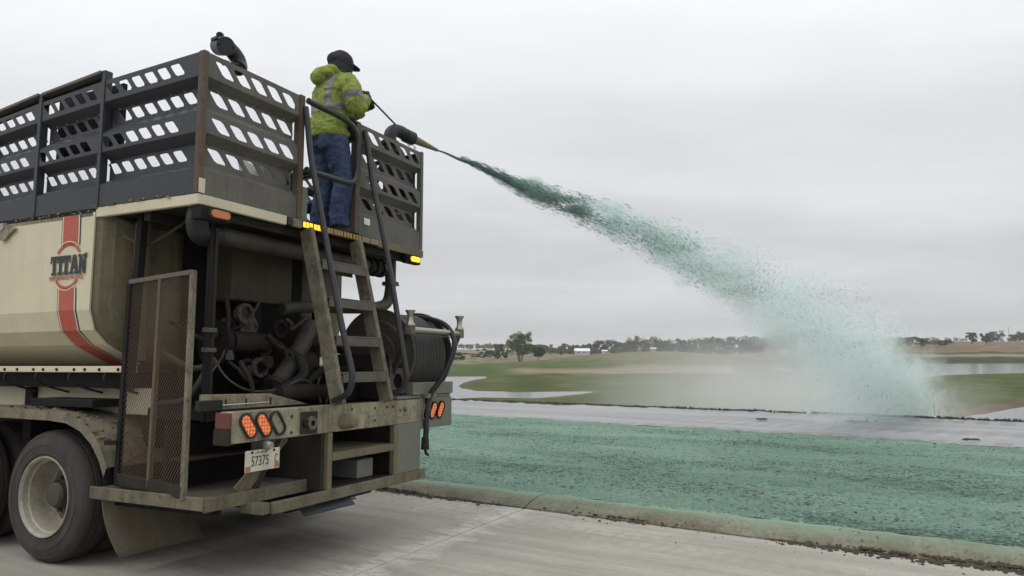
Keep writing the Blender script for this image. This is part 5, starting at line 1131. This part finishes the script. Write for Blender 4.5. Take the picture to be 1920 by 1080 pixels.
for i in range(26):
    s = 1.35 * i / 25; pts.append((s, 0.004 * math.sin(s * 9), interp(ZC, s) + 0.006 * math.sin(s * 14))); rads.append((interp(RD, s) * 0.55 * (1 - 0.45 * i / 25), interp(RD, s) * 0.62 * (1 - 0.35 * i / 25)))
core.tube(pts, rads, 14); core.build('jet_core', plain('wet_slurry', (0.075, 0.135, 0.115), 0.4, 0, 10, 0.3), spray, 60)
def fill(cnt, s0, s1, pw_, rs, mat, name, Lf, wf, band=0.15):
    mb = M(); k = 0; tries = 0
    while k < cnt and tries < cnt * 30:
        tries += 1
        s = s0 + (s1 - s0) * r.random() ** pw_; rr_ = interp(RD, s)
        a, b = max(-1.15, min(1.15, r.gauss(0, 0.46))), max(-1.1, min(1.1, r.gauss(0, 0.46)))
        if s > 2: 
            den_ = clump(s, b * 1.2) - band * 0.0
            if den_ < r.uniform(-0.45, 0.55) * min(1, (s - 2) / 2): continue
        z = interp(ZC, s) + b * rr_ + (0.08 + 0.22 * sstep(5, 10, s)) * rr_
        if z < -4.3: continue
        slope = (interp(ZC, s + 0.3) - interp(ZC, s - 0.05)) / 0.35
        d = Vector((1, r.uniform(-.15, .15), slope + r.uniform(-.25, .25)))
        if s > 9: d = Vector((1, r.uniform(-.5, .5), slope + r.uniform(-.9, .6)))
        m_ = r.random() ** 2.2
        flake(mb, Vector((s, a * rr_, z)), d, Lf * (0.5 + 1.3 * m_) * (1 if s < 6 else 0.62), wf * (0.6 + 0.9 * m_) * (1 + 0.05 * s)); k += 1
    tag(mb.build(name, mat, spray), kind='stuff')
fill(2600, 0.35, 2.6, 0.85, 1, SLURRY, 'jet_streaks', 0.040, 0.0026)
fill(7500, 1.3, 8.0, 0.9, 1, SLURRY2, 'slurry_strands', 0.034, 0.0032)
fill(2800, 1.8, 8.0, 0.9, 1, SLURRY, 'slurry_strands', 0.030, 0.0032)
fill(11000, 6.5, 19.5, 0.75, 1, SLURRY2, 'slurry_drops', 0.020, 0.0046)
fill(4600, 6.5, 18.5, 0.8, 1, SLURRY, 'slurry_drops', 0.019, 0.0050)
mb = M()                                             # the curtain of drops falling to the ground
for _ in range(3800):
    s = 20.3 - 7.5 * r.random() ** 1.6; z0 = interp(ZC, s); z = z0 - r.random() * (4.4 + z0) * 0.95; p = Vector((s, r.gauss(0, 0.6), z))
    if fbm(s * 0.9, z * 0.9, 8.0) < r.uniform(-0.25, 0.4): continue
    flake(mb, p, Vector((0.5, r.uniform(-.3, .3), -1)), 0.028 * r.uniform(0.5, 1.6), 0.010)
tag(mb.build('falling_drops', SLURRY2, spray), kind='stuff')
def fcurve(t, x, tab, x0, x1, y0, y1):
    n_ = N(t, 'ShaderNodeFloatCurve', {'Value': MA(t, 'DIVIDE', MA(t, 'ADD', x, -x0), x1 - x0, clamp=True), 'Factor': 1.0}); cu = n_.mapping.curves[0]
    ps = [((a - x0) / (x1 - x0), (b - y0) / (y1 - y0)) for a, b in tab]
    while len(cu.points) < len(ps): cu.points.new(0.5, 0.5)
    for q, (a, b) in zip(cu.points, ps): q.location = (a, b); q.handle_type = 'VECTOR'
    n_.mapping.update(); return MA(t, 'MULTIPLY_ADD', n_.outputs[0], y1 - y0, y0)
def mat_mist(name, colr, build, aniso=0.2):
    m, t = new_mat(name); oc = N(t, 'ShaderNodeTexCoord').outputs['Object']
    cc = colr if isinstance(colr, tuple) else colr(t, oc)
    v = N(t, 'ShaderNodeVolumePrincipled', {'Color': (*cc, 1) if isinstance(cc, tuple) else cc, 'Density': build(t, oc), 'Anisotropy': aniso})
    N(t, 'ShaderNodeOutputMaterial', {'Volume': v.outputs[0]}); return m
def dens_jet(t, oc):
    p = N(t, 'ShaderNodeSeparateXYZ', {0: oc}); s, y, z = p.outputs
    zc = fcurve(t, s, ZC, 0, 20.6, -4.5, 0); rd = fcurve(t, s, RD, 0, 20.6, 0, 1.2)
    dz = MA(t, 'SUBTRACT', z, zc)
    nz = NOISE(t, MAPV(t, oc, (0.75, 1.1, 1.1)), 1.35, 6, 0.62, 0.5); nz2 = NOISE(t, MAPV(t, oc, (0.9, 1.4, 1.6), (0, 0.25, 0)), 3.0, 6, 0.68, 0.4)
    q = MA(t, 'DIVIDE', MA(t, 'SQRT', MA(t, 'ADD', MA(t, 'POWER', y, 2.0), MA(t, 'POWER', dz, 2.0))), MA(t, 'MULTIPLY', rd, 1.25))
    edge = MA(t, 'ADD', q, MA(t, 'MULTIPLY', MA(t, 'ADD', nz, -0.5), -2.6))
    body = RAMP(t, edge, (0.10, 1.0), (0.95, 0.0)); body = MA(t, 'MULTIPLY', MA(t, 'MULTIPLY', body, RAMP(t, nz2, (0.38, 0.06), (0.62, 1.0))), 1.5)
    k = fcurve(t, s, [(0, 0.35), (0.05, 0.35), (0.09, 0.6), (0.16, 0.50), (0.25, 0.36), (0.45, 0.22), (0.7, 0.17), (1, 0.13)], 0, 1, 0, 1) if False else fcurve(t, s, [(0, 9.0), (1.2, 7.0), (2.6, 3.2), (4.8, 1.7), (8, 1.15), (13, 1.05), (20.6, 1.0)], 0, 20.6, 0, 10)
    # curtain below the jet, thinning towards the ground
    cu = MA(t, 'MULTIPLY', RAMP(t, MA(t, 'DIVIDE', s, 21.0), (0.50, 0.0), (0.80, 1.0), (0.945, 1.0), (0.985, 0.0)), RAMP(t, MA(t, 'MULTIPLY_ADD', dz, 0.4, 0.5), (0.50, 1.0), (0.62, 0.0)))
    cu = MA(t, 'MULTIPLY', MA(t, 'MULTIPLY', cu, RAMP(t, MA(t, 'ABSOLUTE', y), (0.4, 1.0), (1.0, 0.0))), RAMP(t, nz, (0.38, 0.15), (0.60, 1.0)))
    return MA(t, 'ADD', MA(t, 'MULTIPLY', body, k), MA(t, 'MULTIPLY', cu, 0.80))
def col_jet(t, oc): return RAMP(t, MA(t, 'DIVIDE', N(t, 'ShaderNodeSeparateXYZ', {0: oc}).outputs[0], 10.0), (0.05, (0.36, 0.53, 0.47)), (0.30, (0.66, 0.81, 0.76)), (0.75, (0.86, 0.945, 0.915)))   # wet pulp thins out to water mist
MIST = mat_mist('green_mist', col_jet, dens_jet)
def domain(name, s0, s1, n_, mat):
    mb = M(); rows = []
    for i in range(n_ + 1):
        s = s0 + (s1 - s0) * i / n_; zc = interp(ZC, s); rr_ = interp(RD, s) * 1.75 + 0.05; low = zc - rr_
        if s > 10: low = min(low, zc - rr_ + (-(4.45) - (zc - rr_)) * sstep(10, 12.5, s))
        low = max(low, -4.5)
        top_ = max(zc + rr_, low + 0.5)
        rows.append([(s, -rr_, low), (s, rr_, low), (s, rr_, top_), (s, -rr_, top_)])
    vs = [p for q in rows for p in q]
    mb.add(vs, [(4*i+j, 4*i+(j+1)%4, 4*(i+1)+(j+1)%4, 4*(i+1)+j) for i in range(n_) for j in range(4)] + [(3, 2, 1, 0), tuple(4*n_+j for j in range(4))])
    tag(mb.build(name, mat, spray), kind='stuff')
domain('mist', 0.25, 2.0, 6, MIST); domain('mist', 2.001, 5.0, 8, MIST); domain('mist', 5.001, 20.7, 24, MIST)
def dens_drift(t, oc):
    p = N(t, 'ShaderNodeSeparateXYZ', {0: oc}); x, y, z = p.outputs
    nz = NOISE(t, oc, 0.30, 5, 0.6, 0.6)
    q = MA(t, 'SQRT', MA(t, 'ADD', MA(t, 'ADD', MA(t, 'POWER', MA(t, 'DIVIDE', x, 8.6), 2.0), MA(t, 'POWER', MA(t, 'DIVIDE', y, 5.6), 2.0)), MA(t, 'POWER', MA(t, 'DIVIDE', z, 2.6), 2.0)))
    e = MA(t, 'ADD', q, MA(t, 'MULTIPLY', MA(t, 'ADD', nz, -0.5), 0.9))
    hx = RAMP(t, MA(t, 'MULTIPLY_ADD', x, 0.06, 0.5), (0.05, 0.10), (0.85, 1.0))
    return MA(t, 'MULTIPLY', MA(t, 'MULTIPLY', RAMP(t, e, (0.15, 1.0), (0.98, 0.0)), hx), 0.30)
DRIFT = mat_mist('drifting_mist', (0.975, 0.985, 0.985), dens_drift, 0.0)
mb = M(); ell(mb, (0, 0, 0), (8.8, 5.8, 2.8), 28, 14)
dm = mb.build('drifting_mist', DRIFT); dm.location = (8.6, 28.0, 0.2); dm.rotation_euler = (0, 0, R(-40)); tag(dm, 'pale drifting spray mist hanging left of where the jet lands', 'mist', kind='stuff')

# ================================================================== clods and litter
CLOD = plain('dark_clod', (0.055, 0.048, 0.034), 0.95, 0, 20, 0.5); CLODG = plain('wet_green_clod', (0.030, 0.050, 0.038), 0.9, 0, 20, 0.5); PALEG = plain('pale_green_clod', (0.17, 0.31, 0.22), 0.9, 0, 20, 0.3)
def lump(mb, p, rx, rz):
    vs = [p + Vector((rx * r.uniform(0.6, 1.2) * math.cos(a), rx * r.uniform(0.6, 1.2) * math.sin(a), r.uniform(0, 0.3) * rz)) for a in (0.3, 1.4, 2.6, 3.9, 5.1)] + [p + Vector((r.uniform(-.3, .3) * rx, r.uniform(-.3, .3) * rx, rz))]
    mb.add(vs, [(0,1,5),(1,2,5),(2,3,5),(3,4,5),(4,0,5)])
mb = M()
for _ in range(7000):
    s = r.uniform(-8, 8); d = abs(r.gauss(0, 0.045)); big = fbm(s * 0.8, 3.3, 0, 3)
    right_ = sstep(1.5, 4.2, s)
    if big < r.uniform(-0.35, 0.5) - 0.45 * right_: continue
    n_ = 0.02 - d * (1.0 + 1.0 * (r.random() ** 4)) + 0.02 * math.sin(s * 2.1)
    q = r.random() ** 3; rx = 0.005 + 0.020 * q + 0.016 * right_ * r.random()
    lump(mb, kp(s, n_, 0.002 + (0.02 if n_ > 0 else 0)), rx, rx * r.uniform(0.5, 0.9))
for _ in range(260):
    s, n_ = r.uniform(-6, 8), -r.random() ** 2 * 0.7; rx = 0.003 + 0.009 * r.random() ** 3
    lump(mb, kp(s, n_, 0.001), rx, rx * 0.7)
for _ in range(200):
    s, n_ = r.uniform(-6, 8), r.uniform(0.03, 0.28); lump(mb, kp(s, n_, interp([(0, 0.01), (0.085, 0.058), (0.14, 0.09), (0.2, 0.104), (0.3, 0.107)], n_)), 0.004 + 0.008 * r.random() ** 3, 0.006)
tag(mb.build('gutter_soil', CLOD), 'dark soil clods scattered along the gutter', 'soil', kind='stuff')
def on_verge(s, v):
    A = kp(s, 0.295, 0.104); B = far_line(0.02 + 0.96 * (s + 18) / 34); p = A.lerp(B, v); d = (p - A).length
    p.z = 0.104 * (1 - sstep(0, 5, d)) + sstep(0, 0.5, d) * (0.035 * fbm(p.x * 0.8, p.y * 0.8) + 0.020 * fbm(p.x * 4.3, p.y * 4.3, 2) + 0.013 * fbm(p.x * 13, p.y * 13, 5)); return p
for name, mat, cnt, lo, hi, pale in (('verge_clods', CLODG, 5000, 0.005, 0.017, 0), ('seeded_clods', PALEG, 6500, 0.008, 0.026, 1)):
    mb = M()
    for _ in range(cnt):
        v = r.random() ** 2.0 * 0.97; s = -5 + 17 * r.random()
        if fbm(s * 0.5, v * 6, 4 + pale * 9, 3) < r.uniform(-0.5, 0.45): continue
        p = on_verge(s, v); rx = lo + (hi - lo) * r.random() ** 3 + 0.012 * v; p.z -= rx * 0.15; lump(mb, p, rx * (1.25 if pale else 1.15), rx * (0.55 if pale else 0.6))
    tag(mb.build(name, mat), 'dark wet clods strewn over the green seeded verge' if not pale else 'pale green coated clods covering the seeded verge', 'soil', kind='stuff')
mb = M()
for _ in range(3600):
    u = 0.10 + 0.85 * r.random(); h_ = 0.5 + 0.5 * fbm(u * 60, 1.0, 2.0); p = far_edge(u) - Vector((0.0, 0.05 + r.random() * 0.28, 0)); lump(mb, p + Vector((0, 0, 0.035)), 0.03 + 0.06 * r.random() ** 2, 0.03 + 0.075 * r.random() * max(0.2, h_ + 0.3))
tag(mb.build('track_edge_clods', CLODG), 'ragged dark line of clods along the far edge of the wet track', 'soil', kind='stuff')
for (x, y, w_, lb) in ((8.6, 18.6, 0.45, 'long dark clump of mud on the wet track'), (6.5, 19.4, 0.16, 'small dark mud lump left of the long clump on the wet track'), (8.6, 14.0, 0.18, 'dark mud lump at the verge edge of the wet track')):
    mb = M()
    for _ in range(26): lump(mb, Vector((r.gauss(0, w_ * 0.4), r.gauss(0, 0.05), 0)), 0.05, 0.04)
    o = mb.build('mud_lump', CLODG); o.location = (x, y, -0.01); tag(o, lb, 'mud')
# stalk of dead weed by the kerb on the right
st = empty('dead_weed', kp(4.35, 0.10, 0.06)); tag(st, 'thin dead weed stalk at the kerb near the right edge', 'weed')
DRYW = plain('dry_stalk', (0.07, 0.062, 0.045), 0.95)
M().tube(smoothpath([(0, 0, -0.02), (0.01, 0, 0.06), (-0.004, 0.01, 0.12), (0.006, 0, 0.165)]), [0.0035] * 19, 5).build('stem', DRYW, st)
for i in range(7):
    z = 0.04 + i * 0.018; a = i * 2.2; M().tube([(0, 0, z), (0.018 * math.cos(a), 0.018 * math.sin(a), z + 0.012)], 0.0025, 5).build('twig', DRYW, st)

# ================================================================== haze
hz, t = new_mat('haze_air'); v = N(t, 'ShaderNodeVolumePrincipled', {'Color': (0.93, 0.95, 0.97, 1), 'Density': 0.0002, 'Anisotropy': 0.0}); N(t, 'ShaderNodeOutputMaterial', {'Volume': v.outputs[0]})
HAZE = True
if HAZE: tag(M().box(-3600, 3600, -60, 3800, -9.5, 150).build('haze', hz), kind='stuff')

# ------------------------------------------------------------------ to metres
for o in list(scene.objects):
    if o.parent is None and o.type in ('MESH', 'EMPTY'):
        o.location = o.location * SC; o.scale = o.scale * SC
